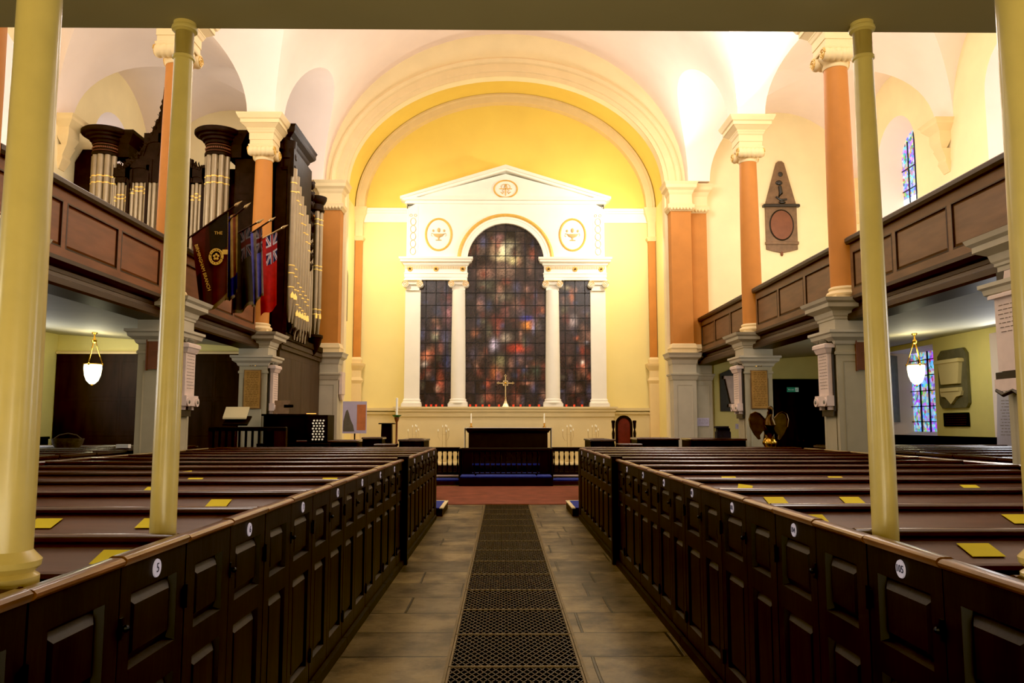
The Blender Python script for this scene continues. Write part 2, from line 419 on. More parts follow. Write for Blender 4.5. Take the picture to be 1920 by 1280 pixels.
# galleries: raked underside, west gallery
for s in (-1, 1):
    y1 = 21.85 if s == 1 else 17.45
    g = MB(); g.prism([(s*5.64, 3.22), (s*9.8, 3.5), (s*9.8, 3.75), (s*5.64, 3.5)], 3.1, y1)
    struct('ceiling_gallery_%s' % SIDE[s], g, 'soffit_grey')
struct('ceiling_gallery_west', MB().box(-9.8, -1.6, 3.14, 9.8, 3.1, 3.42), 'soffit_olive')
wp = thing('gallery_parapet', 'oak panelled parapet on the edge of the west gallery overhead', 'parapet', (0, 3.0, 3.42))
MB().box(-9.8, -.02, 0, 9.8, .06, .9).build('front', 'gallery_oak', wp); MB().bev(-9.8, -.08, .9, 9.8, .1, .98).build('top_rail', 'gallery_moulding', wp)

# ------------------------------------------------------------------ side gallery parapets
def parapet(s, y0, y1, label, m, npan=3):
    L_ = y1-y0
    t = thing('gallery_parapet', label, 'parapet', (s*5.35, y0, 3.14), 0, 'panelled gallery parapets between the columns')
    xf = (lambda u, n, v: (s*n, u, v))
    f = MB(xf)
    w = L_/npan; st = .09
    f.box(0, .03, .36, L_, .07, 1.2)
    for k in range(npan+1):
        u = k*w; f.box(max(0, u-st/2 if 0 < k < npan else (0 if k == 0 else L_-st)), -.01, .5, min(L_, u+st/2 if 0 < k < npan else (st if k == 0 else L_)), .03, 1.07)
    f.box(0, -.01, .36, L_, .03, .5); f.box(0, -.01, 1.07, L_, .03, 1.2)
    f.build('frame', m, t)
    for k in range(npan):
        p = MB(xf); a = st if k == 0 else k*w+st/2; b2 = (k+1)*w-st/2 if k < npan-1 else L_-st
        p.panel(a, .5, b2, 1.07, -.008, .018, .03); p.build('panel', m, t)
        q = MB(xf); q.rings([[(a, -.012, .5), (b2, -.012, .5), (b2, -.012, 1.07), (a, -.012, 1.07)], [(a+.018, -.014, .518), (b2-.018, -.014, .518), (b2-.018, -.014, 1.052), (a+.018, -.014, 1.052)], [(a+.02, .01, .52), (b2-.02, .01, .52), (b2-.02, .01, 1.05), (a+.02, .01, 1.05)]], (False, False)); q.build('bead', 'gallery_moulding', t)
    r = MB(xf)
    r.prism([(-.07, 1.2), (-.09, 1.24), (-.09, 1.29), (-.05, 1.32), (.12, 1.32), (.12, 1.2)], 0, L_, 'x')
    c = r; c.build('top_rail', 'gallery_moulding', t)
    c = MB(xf); c.prism([(.3, 0), (-.1, 0), (-.12, .03), (-.12, .1), (-.07, .12), (-.06, .17), (-.0, .2), (-.0, .25), (-.05, .27), (-.11, .31), (-.11, .36), (.3, .36)], 0, L_, 'x')
    c.build('fascia', 'gallery_moulding', t)
    return t
nm = {0: 'nearest the west gallery', 1: 'one bay on from the near column', 2: 'between the two tall orange columns', 3: 'beside the chancel arch'}
for s in (-1, 1):
    for k, (y0, y1) in enumerate([(3.15, 7.53), (8.07, 12.23), (12.77, 16.93), (17.47, 21.7)]):
        if s == -1 and k == 3: continue
        parapet(s, y0, y1, 'brown oak panelled parapet of the %s gallery, %s' % (SIDE[s], nm[k]), 'gallery_oak' if s > 0 else 'gallery_oak_red')

# ------------------------------------------------------------------ columns and piers
def pier(s, y, label):
    t = thing('gallery_pier', label, 'pier', (s*XC, y, 0), 0, 'painted stone piers carrying the galleries')
    h = .29
    MB().rect(-h, -h, h, h, [(0.03, 0), (.03, .2), (0, .23), (0, 2.62), (.02, 2.62), (.02, 2.66), (0, 2.68), (0, 2.76)]).build('shaft', 'stone_paint', t)
    for dx, dy in ((0, -1), (-s, 0)):
        p = MB(); w = .2
        if dy: p.rings([[(-w, -h-.012, .35), (w, -h-.012, .35), (w, -h-.012, 2.52), (-w, -h-.012, 2.52)], [(-w+.02, -h-.001, .37), (w-.02, -h-.001, .37), (w-.02, -h-.001, 2.5), (-w+.02, -h-.001, 2.5)]], (False, True))
        else: p.rings([[(dx*(h+.012), -w, .35), (dx*(h+.012), w, .35), (dx*(h+.012), w, 2.52), (dx*(h+.012), -w, 2.52)], [(dx*(h+.001), -w+.02, .37), (dx*(h+.001), w-.02, .37), (dx*(h+.001), w-.02, 2.5), (dx*(h+.001), -w+.02, 2.5)]], (False, True))
        p.build('sunk_panel', 'stone_paint', t)
    MB().rect(-h, -h, h, h, [(0, 2.76), (.03, 2.78), (.05, 2.83), (.12, 2.88), (.13, 2.93), (.16, 2.95), (.16, 2.99), (.02, 3.0), (.02, 3.16), (.04, 3.17), (.04, 3.2), (.06, 3.22), (.08, 3.29), (.18, 3.34), (.18, 3.4), (.22, 3.43), (.24, 3.48), (0, 3.485)]).build('cornice', 'stone_light', t)
    return t
def column(s, y, label):
    t = thing('gallery_column', label, 'column', (s*XC, y, 3.49), 0, 'orange painted gallery columns with ionic capitals')
    Z = -3.49
    MB().rect(-.24, -.24, .24, .24, [(0, 3.49+Z), (0, 3.56+Z)]).lathe([(.27, 3.56+Z), (.285, 3.59+Z), (.27, 3.62+Z), (.235, 3.64+Z), (.235, 3.655+Z), (.25, 3.67+Z), (.24, 3.695+Z), (.215, 3.71+Z), (.2, 3.71+Z)], n=32).build('base', 'arch_cream', t, 35)
    MB().lathe([(.212, 3.7+Z), (.214, 4.2+Z), (.212, 5+Z), (.2, 6.2+Z), (.185, 7.2+Z), (.18, 7.36+Z)], n=40).build('shaft', 'orange_paint', t, 40)
    c = MB(); c.lathe([(.19, 7.30+Z), (.2, 7.32+Z), (.2, 7.35+Z), (.185, 7.36+Z), (.19, 7.42+Z), (.25, 7.5+Z), (.25, 7.53+Z)], n=32)
    c.rect(-.26, -.26, .26, .26, [(0, 7.56+Z), (.015, 7.58+Z), (.015, 7.61+Z), (0, 7.62+Z)])
    for dy in (-1, 1):
        prof = []
        for i in range(41):
            x = -.27+.54*i/40; prof.append((.098+.014*abs(math.sin(i/40*PI*6)), x))
        c.lathe([(.09, -.28)]+prof+[(.09, .28)], dy*.2, 7.48+Z, n=20, axis='x')
    c.build('capital', 'arch_cream', t, 40)
    v = MB()
    for dx in (-1, 1):
        for dy in (-1, 1):
            pts = []
            for i in range(34):
                a = i/33*PI*4.2; r = .1*(1-i/33*.85); pts.append((dx*.285, dy*.2+dy*r*math.cos(a), 7.48+Z+r*math.sin(a)))
            v.tube(pts, .014, 6)
    v.build('volute', 'gilded', t, 40)
    MB().rect(-.25, -.25, .25, .25, [(0, 7.62+Z), (0, 7.72+Z), (.012, 7.72+Z), (.012, 7.86+Z), (.03, 7.88+Z), (.05, 7.93+Z), (.06, 7.94+Z), (.06, 7.96+Z), (.15, 8.04+Z), (.17, 8.05+Z), (.17, 8.12+Z), (.2, 8.14+Z), (.24, 8.22+Z), (.25, 8.25+Z), (0.05, 8.26+Z)]).build('entablature', 'arch_cream', t)
    d = MB()
    for k in range(11):
        o = -.29+k*.058
        for a in (-.32, .30):
            d.box(o-.016, a, 7.965+Z, o+.016, a+.02, 8.02+Z); d.box(a, o-.016, 7.965+Z, a+.02, o+.016, 8.02+Z)
    d.build('dentils', 'arch_cream', t)
ORD = {17.2: 'farthest, nearest the chancel arch', 12.5: 'middle one of the row', 7.8: 'closest to the camera'}
for s in (-1, 1):
    for y in COLY:
        pier(s, y, 'grey square pier below %s gallery, %s' % (SIDE[s], ORD[y]))
        column(s, y, 'orange column standing on the %s gallery, %s' % (SIDE[s], ORD[y]))

# responds flanking the chancel arch (paired pilasters on panelled pedestals)
def respond(s):
    t = thing('arch_respond', 'paired orange pilasters on grey pedestal at the %s of the chancel arch' % SIDE[s], 'pilaster', (0, 21.9, 0))
    def rc(mbf, m, name, prof):
        b = MB()
        for (xa, xb, y) in ((4.5, 5.12, -.45), (5.12, 5.6, -.22)):
            b.rect(min(s*xa, s*xb), y, max(s*xa, s*xb), 0, prof)
        b.build(name, m, t)
    rc(0, 'stone_light', 'pedestal', [(.02, 0), (.02, .3), (0, .32), (0, 2.72), (.02, 2.74), (.05, 2.84), (.07, 2.86), (.08, 2.9), (.01, 2.92), (.01, 3.14), (.03, 3.18), (.05, 3.28), (.12, 3.34), (.13, 3.4), (.16, 3.46), (0.02, 3.47)])
    rc(0, 'arch_cream', 'base', [(.03, 3.47), (.03, 3.56), (.05, 3.6), (.03, 3.65), (.015, 3.7), (0, 3.72)])
    rc(0, 'orange_paint', 'shaft', [(-.03, 3.7), (-.03, 7.4)])
    rc(0, 'arch_cream', 'capital', [(-.01, 7.38), (0, 7.4), (.05, 7.46), (.06, 7.55), (.02, 7.58), (0, 7.6), (0, 7.84), (.03, 7.9), (.05, 7.96), (.11, 8.02), (.12, 8.1), (.16, 8.18), (.02, 8.2)])
    e = MB()
    for (xa, xb, y) in ((4.5, 5.12, -.5), (5.12, 5.6, -.27)):
        n = int((xb-xa)/.08)
        for k in range(n): e.sphere(s*(xa+(k+.5)*(xb-xa)/n), y, 7.44, .035, 8, 6, sz=1.4)
    e.build('egg_moulding', 'arch_cream', t, 40)
    for (xa, xb, y) in ((4.6, 5.02, -.45), (5.2, 5.52, -.22)):
        p = MB(); x0, x1 = sorted((s*xa, s*xb))
        p.rings([[(x0, y-.012, .45), (x1, y-.012, .45), (x1, y-.012, 2.6), (x0, y-.012, 2.6)], [(x0+.025, y-.001, .475), (x1-.025, y-.001, .475), (x1-.025, y-.001, 2.575), (x0+.025, y-.001, 2.575)]], (False, True))
        p.build('sunk_panel', 'stone_light', t)
for s in (-1, 1): respond(s)
def corner_pilaster(s):
    t = thing('chancel_pilaster', 'slim orange pilaster in the %s corner of the chancel' % SIDE[s], 'pilaster', (s*4.62, 24.9, 0))
    def b(m, name, prof): MB().rect(-.12, -.14, .12, .0, prof).build(name, m, t)
    b('arch_cream', 'pedestal', [(.03, 0), (.03, 2.8), (.07, 2.9), (.02, 3), (.02, 3.2), (.1, 3.35), (.12, 3.42), (.02, 3.43)])
    b('arch_cream', 'base', [(.03, 3.43), (.04, 3.55), (0, 3.62)])
    b('orange_paint', 'shaft', [(-.01, 3.6), (-.01, 7.3)])
    b('arch_cream', 'capital', [(0, 7.3), (.05, 7.4), (0, 7.45), (0, 7.9), (.05, 8.1), (.12, 8.28), (.13, 8.36), (0, 8.37)])
for s in (-1, 1): corner_pilaster(s)
# brackets on the aisle walls
for s in (-1, 1):
    for y in (7.8, 12.5, 17.2, 21.6):
        if s < 0 and y > 21: continue
        t = thing('wall_corbel', 'cream moulded corbel on the %s aisle wall, %s' % (SIDE[s], {7.8: 'nearest to the camera', 12.5: 'opposite the middle column', 17.2: 'opposite the far column', 21.6: 'in the far east corner'}[y]), 'corbel', (s*9.8, y, 7.2), 0, 'vault corbels on the aisle walls')
        c = MB(); c.rect(*(sorted((0, -s*.25))[0], -.22, sorted((0, -s*.25))[1], .22), [(-.1, .35), (-.02, .55), (0, .62), (0, .8), (.05, .86), (.12, .94), (.13, 1.0), (.17, 1.05), (0, 1.06)])
        c.build('cornice', 'arch_cream', t)
        c = MB(); c.rings([[(0, -.12, -.1), (0, .12, -.1), (-s*.02, .12, -.1), (-s*.02, -.12, -.1)], [(0, -.17, .12), (0, .17, .12), (-s*.12, .17, .12), (-s*.12, -.17, .12)], [(0, -.15, .2), (0, .15, .2), (-s*.1, .15, .2), (-s*.1, -.15, .2)], [(0, -.18, .42), (0, .18, .42), (-s*.2, .18, .42), (-s*.2, -.18, .42)]])
        c.build('console', 'arch_cream', t)

# iron columns below the west gallery
def iron_column(s, y, rb, rt, label, big):
    t = thing('iron_column', label, 'column', (s*1.35, y, 0), 0, 'slender cream iron columns carrying the west gallery')
    z0 = 1.09
    MB().bev(-rb-.012, -rb-.0, 0, rb+.012, rb+.0, z0-.0).build('oak_plinth', 'oak_black', t)
    prof = [(rb, z0), (rb, z0+.35), (rb*.97, 1.7), (rb*.88, 2.3), (rt*1.04, 2.8), (rt, 3.0), (rt, 3.14)]
    MB().lathe(prof, n=36).build('shaft', 'iron_paint', t, 40)
    if big:
        MB().lathe([(rb+.018, z0), (rb+.018, z0+.075), (rb+.004, z0+.085), (rb+.02, z0+.1), (rb+.022, z0+.115), (rb+.008, z0+.13), (rb, z0+.14)], n=36).build('base', 'iron_paint', t, 30)
    MB().lathe([(rt, 2.985), (rt+.006, 2.99), (rt+.006, 3.0), (rt, 3.005), (rt, 3.1), (rt+.004, 3.103), (rt+.012, 3.107), (rt+.014, 3.114), (rt+.012, 3.122), (rt+.007, 3.126), (rt+.007, 3.14)], n=36).build('collar', 'iron_paint', t, 30)
for s in (-1, 1):
    iron_column(s, 3.06 if s < 0 else 3.03, .047, .036, 'slim cream iron column on the %s of the aisle, collar touching the gallery' % SIDE[s], False)
    iron_column(s, 2.1, .063, .052, 'thick cream iron column at the %s edge of the picture, nearest the camera' % SIDE[s], True)

# ------------------------------------------------------------------ box pews
ROWS = [2.0+.95*k for k in range(13)]
def ordinal(k): return ['first', 'second', 'third', 'fourth', 'fifth', 'sixth', 'seventh', 'eighth', 'ninth', 'tenth', 'eleventh', 'twelfth', 'thirteenth', 'fourteenth'][k]
def pew_back(t, s, x0, x1, y=0):       # x0, x1 distances outward from the root
    X = lambda u: s*u
    b = MB(lambda x, yy, z: (X(x), y+yy, z))
    b.box(x0, -.014, .06, x1, .014, 1.128); b.build('backrest', 'oak_dark', t)
    r = MB(lambda a, bb, h: (X(a), y+bb, h))
    r.prism([(-.018, 1.126), (-.026, 1.134), (-.026, 1.146), (-.016, 1.156), (0, 1.16), (.016, 1.156), (.026, 1.146), (.026, 1.134), (.018, 1.126)], x0, x1, 'x')
    r.build('top_rail', 'oak_rail', t, 40)
    l = MB(lambda a, bb, h: (X(a), y+bb, h))
    l.prism([(-.014, 1.122), (-.205, 1.062), (-.216, 1.056), (-.215, 1.04), (-.2, 1.034), (-.014, 1.09)], x0+.01, x1-.02, 'x')
    l.build('book_ledge', 'oak_ledge', t)
    MB(lambda x, yy, z: (X(x), y+yy, z)).box(x0, .016, .42, x1, .36, .45).box(x0, .3, .06, x1, .32, .42).build('seat', 'oak_dark', t)
def leaf(parent, s, u0, u1, name, narrow):
    """door or fixed front between u0 and u1 along the aisle; outward normal is towards the aisle"""
    d = MB(lambda u, n, v: (s*n, u, v))
    st = .07 if not narrow else .085
    zb, zm0, zm1, zt = .07, .72, .82, 1.045
    d.box(u0, 0, zb, u0+st, .036, 1.135).box(u1-st, 0, zb, u1, .036, 1.135)
    d.box(u0+st, 0, zt, u1-st, .036, 1.135).box(u0+st, 0, zm0, u1-st, .036, zm1).box(u0+st, 0, zb, u1-st, .036, zb+.11)
    d.panel(u0+st, zm1, u1-st, zt, 0, .011, .026); d.panel(u0+st, zb+.11, u1-st, zm0, 0, .011, .026)
    o = d.build(name, 'oak_door', parent)
    c = MB(lambda x, y, z: (s*x, y, z))
    e = .004 if name == 'door' else 0
    c.prism([(.006, 1.13), (-.008, 1.134), (-.015, 1.142+e), (-.015, 1.15+e), (-.008, 1.157+e), (0, 1.16+e), (.03, 1.16+e), (.04, 1.154+e), (.042, 1.142), (.034, 1.13)], u0+.002, u1-.002)
    c2 = c.build('capping', 'oak_cap', o, 35)
    return o
def make_pew(s, far):
    t = thing('box_pew', '', 'pew', (s*1.2, 0, 0))
    pew_back(t, s, .05, 3.74, .12 if s > 0 else 0)
    dr = leaf(t, s, -.485, -.005, 'door', False)
    fx = leaf(t, s, -.945, -.49, 'front_panel', True)
    dr.location = fx.location = (0, -.045 if s < 0 else -.09, 0)
    disc = MB(lambda a, b, h: (s*h, a, b)).lathe([(.029, -.004), (.029, 0), (.026, -.006)], n=2) if False else MB()
    ring = [(s*-.001, -.245+.0295*math.cos(2*PI*j/28), 1.088+.0295*math.sin(2*PI*j/28)) for j in range(28)]
    ring2 = [(s*-.005, -.245+.028*math.cos(2*PI*j/28), 1.088+.028*math.sin(2*PI*j/28)) for j in range(28)]
    disc.rings([ring, ring2]); disc.build('number_disc', 'white_disc', dr)
    for z in (.22, .95):
        MB(lambda u, n, v: (s*n, u, v)).box(-.03, -.004, z-.03, .004, .0, z+.03).tube([(0-.002, -.005, z-.04), (0-.002, -.005, z+.04)], .006, 6).build('hinge', 'black_iron', dr)
    MB(lambda u, n, v: (s*n, u, v)).box(-.485, -.006, .925, -.465, 0, .985).sphere(-.475, -.016, .955, .011, 8, 6).build('latch', 'black_iron', dr)
    MB(lambda u, n, v: (s*n, u, v)).box(-.945, -.03, 0, -.0, .06, .065).build('kerb', 'oak_black', t)
    return t
papers = {-1: {}, 1: {}}
for s in (-1, 1):
    proto = make_pew(s, False)
    for k, y in enumerate(ROWS):
        o = proto if k == 0 else copy_tree(proto)
        o.location = (s*1.2, y, 0)
        o['label'] = 'dark box pew with numbered door, %s row from camera, %s of the aisle' % (ordinal(k), SIDE[s])
        o['group'] = 'box pews %s of the aisle' % SIDE[s]
    bpy.context.view_layer.update()
    doors = [c for c in bpy.data.objects if c.name.split('.')[0] == 'door' and c.parent and abs(c.parent.location.x-s*1.2) < .01]
    for d in doors:
        k = round((d.parent.location.y-2.0)/.95)
        num = str(4+k) if s < 0 else str(106-k)
        text(num, .034 if len(num) > 1 else .042, 'ink', d, (s*-.0065, -.245, 1.088), (PI/2, 0, -s*PI/2), 'number', .0006)
# end caps of the blocks and east fronts
for s in (-1, 1):
    t = thing('pew_end_partition', 'long dark oak partition closing the %s pews on the pier side' % SIDE[s], 'partition', (s*4.97, 0, 0))
    MB().box(-.02, 2.0, 0, .02, 13.4, 1.12).build('board', 'oak_dark', t)
    MB().bev(-.035, 2.0, 1.12, .035, 13.4, 1.16, .012).build('capping', 'oak_rail', t)
    t = thing('pew_front_partition', 'dark oak front partition across the east end of the %s pews' % SIDE[s], 'partition', (0, 13.72, 0))
    x0, x1 = sorted((s*1.27, s*4.93))
    b = MB().box(x0, -.02, 0, x1, .02, 1.12)
    for k in range(6):
        u = x0+.06+k*(x1-x0-.06)/6; b.panel(u, .7, u+(x1-x0)/6-.08, 1.04, -.021, .02, .015); b.panel(u, .1, u+(x1-x0)/6-.08, .62, -.021, .02, .015)
    b.build('board', 'oak_dark', t); MB().bev(x0, -.04, 1.12, x1, .04, 1.165, .012).build('capping', 'oak_rail', t)
    MB().box(*(sorted((s*1.2, s*1.26))[0], -.32, 0, sorted((s*1.2, s*1.26))[1], -.02, 1.125)).build('end_post', 'oak_black', t)
    o = MB().box(*(sorted((s*1.14, s*1.262))[0], 9.06, 0, sorted((s*1.14, s*1.262))[1], 9.15, 1.19)).build('newel_post', 'oak_black')
    tag(o, 'black newel post rising in the %s line of pew doors about two thirds along' % SIDE[s], 'post')
# side blocks under the galleries
for s in (-1, 1):
    def side_pew():
        t = thing('bench_pew', '', 'pew', (s*5.85, 0, 0)); pew_back(t, s, .04, 3.82)
        MB(lambda x, yy, z: (s*x, yy, z)).box(0, -.93, 0, .04, .0, 1.12).build('end_panel', 'oak_dark', t)
        MB(lambda x, yy, z: (s*x, yy, z)).bev(-.015, -.93, 1.12, .055, .0, 1.155, .01).build('capping', 'oak_rail', t)
        return t
    p = side_pew(); n = 0
    for k, y in enumerate([6.75+.95*i for i in range(10)]):
        o = p if k == 0 else copy_tree(p)
        o.location = (s*5.85, y, 0); o['group'] = 'side pews under the %s gallery' % SIDE[s]
        o['label'] = 'dark side pew under the %s gallery, %s from the camera' % (SIDE[s], ordinal(k))
# yellow papers lying on the book ledges
def paper(s, k, px, rz=0, kind='lying', w=.12, d=.1):
    y = ROWS[k]-.115+(.12 if s > 0 else 0)
    t = MB(); sl = .06/.191
    vs = []; 
    for a, b in ((-w/2, -d/2), (w/2, -d/2), (w/2, d/2), (-w/2, d/2)):
        xx = a*math.cos(rz)-b*math.sin(rz); yy = a*math.sin(rz)+b*math.cos(rz); vs.append((xx, yy, yy*sl*1.0+.0022))
    top = [(x, yy, z+.0015) for x, yy, z in vs]
    t.rings([vs, top]); o = t.build('seat_card', 'yellow_paper'); o.location = (px, y, 1.0905+.002)
    tag(o, 'yellow card on %s pew ledge %s of aisle, %s' % (ordinal(k), SIDE[s], kind), 'card', 'yellow cards on the pew ledges')
for k, px, rz, kd in [(1, -1.42, 0, 'half hidden by the door capping'), (2, -2.2, 0, 'beside the thick iron column'), (2, -1.7, 0, 'behind the slim iron column'), (3, -1.73, 0, 'alone right of the slim column'), (4, -2.52, 0, 'left of the slim column'), (5, -2.6, 0, 'toward the pier'), (5, -1.5, 0, 'near the aisle'), (6, -3.05, .25, 'slightly crooked'), (7, -2.75, 0, 'near the middle of the bench'), (8, -2.7, 0, 'a thin yellow sliver'), (7, -1.75, 0, 'near the aisle'), (12, -4.6, 0, 'small and pale at the far end')]:
    paper(-1, k, px, rz, kd)
for k, px, rz, kd in [(1, 1.66, 0, 'largest, in front of the others'), (2, 1.42, 0, 'peeping over the capping'), (2, 2.42, 0, 'at the right picture edge'), (3, 2.02, 0, 'left of the slim column'), (3, 1.56, 0, 'next to the capping'), (4, 1.66, 1.2, 'turned lengthways'), (4, 3.3, 0, 'right of the slim column'), (5, 1.82, 0, 'near the aisle'), (5, 2.72, 0, 'in mid bench'), (5, 4.5, 0, 'at the right picture edge'), (6, 3.5, 0, 'beyond the slim column'), (12, 4.6, 0, 'small and pale at the far end')]:
    paper(1, k, px, rz, kd)

# ------------------------------------------------------------------ aisle grating
def grate():
    t = thing('floor_grating', '', 'grating', (0, 0, -.012))
    W, Lh = .425, .79; g = MB(); th = .005; dz = .014
    n = 9; cx, cy = 2*W/18*1., Lh/16
    # crossing bars, clipped to the panel
    slope = 2.0
    def bar(x0, y0, x1, y1):
        dx, dy = x1-x0, y1-y0; l = math.hypot(dx, dy); nx, ny = -dy/l*th, dx/l*th
        g.rings([[(x0+nx, y0+ny, -dz), (x1+nx, y1+ny, -dz), (x1-nx, y1-ny, -dz), (x0-nx, y0-ny, -dz)], [(x0+nx, y0+ny, 0), (x1+nx, y1+ny, 0), (x1-nx, y1-ny, 0), (x0-nx, y0-ny, 0)]])
    m = slope
    c = -W*m-Lh
    step = .0988
    k = -20
    while k < 40:
        b = k*step
        for sg in (1, -1):   # y = sg*m*x + b
            pts = []
            xa, xb = -W, W
            ya, yb = sg*m*xa+b, sg*m*xb+b
            def clip(x0, y0, x1, y1):
                t0, t1 = 0., 1.; dy = y1-y0
                if abs(dy) < 1e-9: return None
                a, bb = (0-y0)/dy, (Lh-y0)/dy
                if a > bb: a, bb = bb, a
                t0, t1 = max(t0, a), min(t1, bb)
                if t1-t0 < 1e-4: return None
                return x0+(x1-x0)*t0, y0+dy*t0, x0+(x1-x0)*t1, y0+dy*t1
            r = clip(xa, ya, xb, yb)
            if r: bar(*r)
        k += 1
    g.build('lattice', 'iron_grate', t)
    f = MB()
    f.box(-W-.003, 0, -dz-.01, -W+.012, Lh, .004).box(W-.012, 0, -dz-.01, W+.003, Lh, .004).box(-W, 0, -dz-.01, W, .012, .004).box(-W, Lh-.012, -dz-.01, W, Lh, .004)
    f.build('frame', 'iron_frame', t)
    return t
g = grate()
for k in range(14):
    o = g if k == 0 else copy_tree(g)
    o.location = (0, 4.55+.8*k, -.006); o['group'] = 'cast iron gratings along the aisle'
    o['label'] = 'black cast iron lattice grating in the aisle floor, %s panel from the camera' % ordinal(k)
for s in (-1, 1):
    struct('trim_%d' % (7 if s < 0 else 8), MB().box(*(sorted((s*.43, s*.45))[0], -1.6, -.2, sorted((s*.43, s*.45))[1], 15.75, .004)), 'iron_frame', label='iron edging strip beside the aisle gratings')
    o = MB()
    # pew platform end with blue carpet
    t = thing('pew_platform', 'low platform with blue carpet and pale nosing at the front of the %s pews' % SIDE[s], 'platform', (0, 13.75, 0))
    x0, x1 = sorted((s*1.1, s*4.9))
    MB().box(x0, 0, 0, x1, 1.35, .13).build('base', 'oak_dark', t)
    MB().box(*(sorted((s*1.15, s*4.88))[0], .02, .13, sorted((s*1.15, s*4.88))[1], 1.3, .142)).build('carpet', 'blue_carpet', t)
    MB().box(*(sorted((s*1.09, s*1.15))[0], 0, .125, sorted((s*1.09, s*1.15))[1], 1.36, .145)).box(x0, 1.3, .125, x1, 1.36, .145).build('nosing', 'dado_cream', t)

# ------------------------------------------------------------------ sanctuary steps, communion rail, altar
struct('floor_sanctuary', MB().box(-4.75, 21.25, 0, 4.75, 25, .2).box(-2.9, 22.6, .2, 2.9, 25, .45), 'dado_cream')
tag(MB().box(-1.15, 21.3, .2, 1.15, 22.55, .212).box(-1.15, 22.585, .41, 1.15, 22.6, .462).build('blue_carpet', 'blue_carpet'), 'blue carpet on the sanctuary floor before the altar', 'carpet')
struct('trim_9', MB().box(-4.75, 20.75, 0, 4.75, 21.25, .1), 'oak_dark', label='dark step below the communion rail')
struct('trim_10', MB().box(-4.75, 21.1, .2, -1.2, 21.3, .235).box(1.2, 21.1, .2, 4.75, 21.3, .235), 'marble_white', label='pale stone kerb below the communion rail')
struct('trim_11', MB().box(-2.9, 22.57, .2, 2.9, 22.6, .41), 'oak_black', label='dark riser of the altar step')
cr = thing('communion_rail', 'dark oak communion rail with turned balusters, centre standing forward', 'rail', (0, 21.2, 0))
def baluster(x, y, z0, z1, parent):
    h = z1-z0; f = lambda r, t: (r*.95, z0+h*t)
    MB().lathe([f(.022, 0), f(.022, .06), f(.012, .09), f(.012, .12), f(.028, .22), f(.03, .3), f(.02, .42), f(.012, .5), f(.018, .53), f(.012, .56), f(.024, .66), f(.026, .74), f(.014, .84), f(.012, .92), f(.022, .94), f(.022, 1)], x, y, 12).build('baluster', 'oak_black', parent, 50)
for x0, x1, y in ((-4.4, -1.2, 0), (1.2, 4.4, 0), (-1.14, 1.14, -.55)):
    MB().bev(x0, y-.06, .88, x1, y+.06, .95, .015).box(x0, y-.035, .84, x1, y+.035, .88).build('handrail', 'oak_black', cr)
    MB().box(x0, y-.04, .24, x1, y+.04, .31).build('bottom_rail', 'oak_black', cr)
    n = int((x1-x0-.1)/.126)
    for k in range(n):
        x = x0+(x1-x0)*(k+.5)/n
        if y == 0 and abs(x) > 2.6: continue
        if y and abs(x) > .86: continue
        baluster(x, y, .31, .84, cr)
for x, y in ((-1.17, 0), (1.17, 0)):
    MB().box(x-.035, -.6, .2, x+.035, .04, .93).build('return_panel', 'oak_black', cr)
for x in (-1, 1): MB().box(x*1.12-.03, -.6, .2, x*1.12+.03, -.5, .93).box(min(x*.86, x*1.1), -.58, .24, max(x*.86, x*1.1), -.52, .88).build('post', 'oak_black', cr)
st = MB().box(-1.17, 20.22, 0, 1.17, 21.0, .22)
tag(st.build('rail_step', 'oak_black'), 'black kneeling step projecting before the middle of the communion rail', 'step')
def cushion(x0, x1, y0, y1, z, label):
    c = MB(); c.rings([[(x0, y0, z), (x1, y0, z), (x1, y1, z), (x0, y1, z)], [(x0-.01, y0-.01, z+.03), (x1+.01, y0-.01, z+.03), (x1+.01, y1+.01, z+.03), (x0-.01, y1+.01, z+.03)], [(x0+.02, y0+.03, z+.07), (x1-.02, y0+.03, z+.07), (x1-.02, y1-.03, z+.07), (x0+.02, y1-.03, z+.07)]])
    tag(c.build('kneeler', 'blue_cushion'), label, 'kneeler', 'blue kneelers at the communion rail')
cushion(-1.14, -.78, 20.26, 20.5, .22, 'short blue kneeler at the left end of the central rail step')
cushion(-.76, .76, 20.26, 20.5, .22, 'long blue kneeler in the centre of the communion rail step')
cushion(.78, 1.14, 20.26, 20.5, .22, 'short blue kneeler at the right end of the central rail step')
cushion(-4.3, -1.22, 20.82, 21.06, .1, 'blue kneeler before the left part of the communion rail')
cushion(1.22, 4.3, 20.82, 21.06, .1, 'blue kneeler before the right part of the communion rail')
al = thing('altar', 'dark carved oak altar table under a white linen cloth', 'altar', (0.07, 23.2, .45))
MB().box(-1.12, -.35, 0, 1.12, .35, .93).build('body', 'oak_black', al)
MB().bev(-1.2, -.42, .93, 1.2, .42, .99, .02).rect(-1.14, -.37, 1.14, .37, [(0, .86), (.05, .93)]).build('tabletop', 'oak_black', al)
for k in range(4):
    MB().panel(-1.06+k*.53, .1, -.57+k*.53, .8, -.352, .02, .02).build('panel', 'oak_black', al)
lc = MB().box(-1.21, -.43, .99, 1.21, .43, 1.0)
lc.box(-1.245, -.3, .35, -1.235, .3, 1.0).box(1.235, -.3, .3, 1.245, .3, 1.0).box(-1.245, -.3, .99, -1.2, .3, 1.0).box(1.2, -.3, .99, 1.245, .3, 1.0)
o = lc.build('altar_cloth', 'linen'); o.location = (0.07, 23.2, .452); tag(o, 'white linen cloth covering the altar top, ends hanging down', 'cloth')
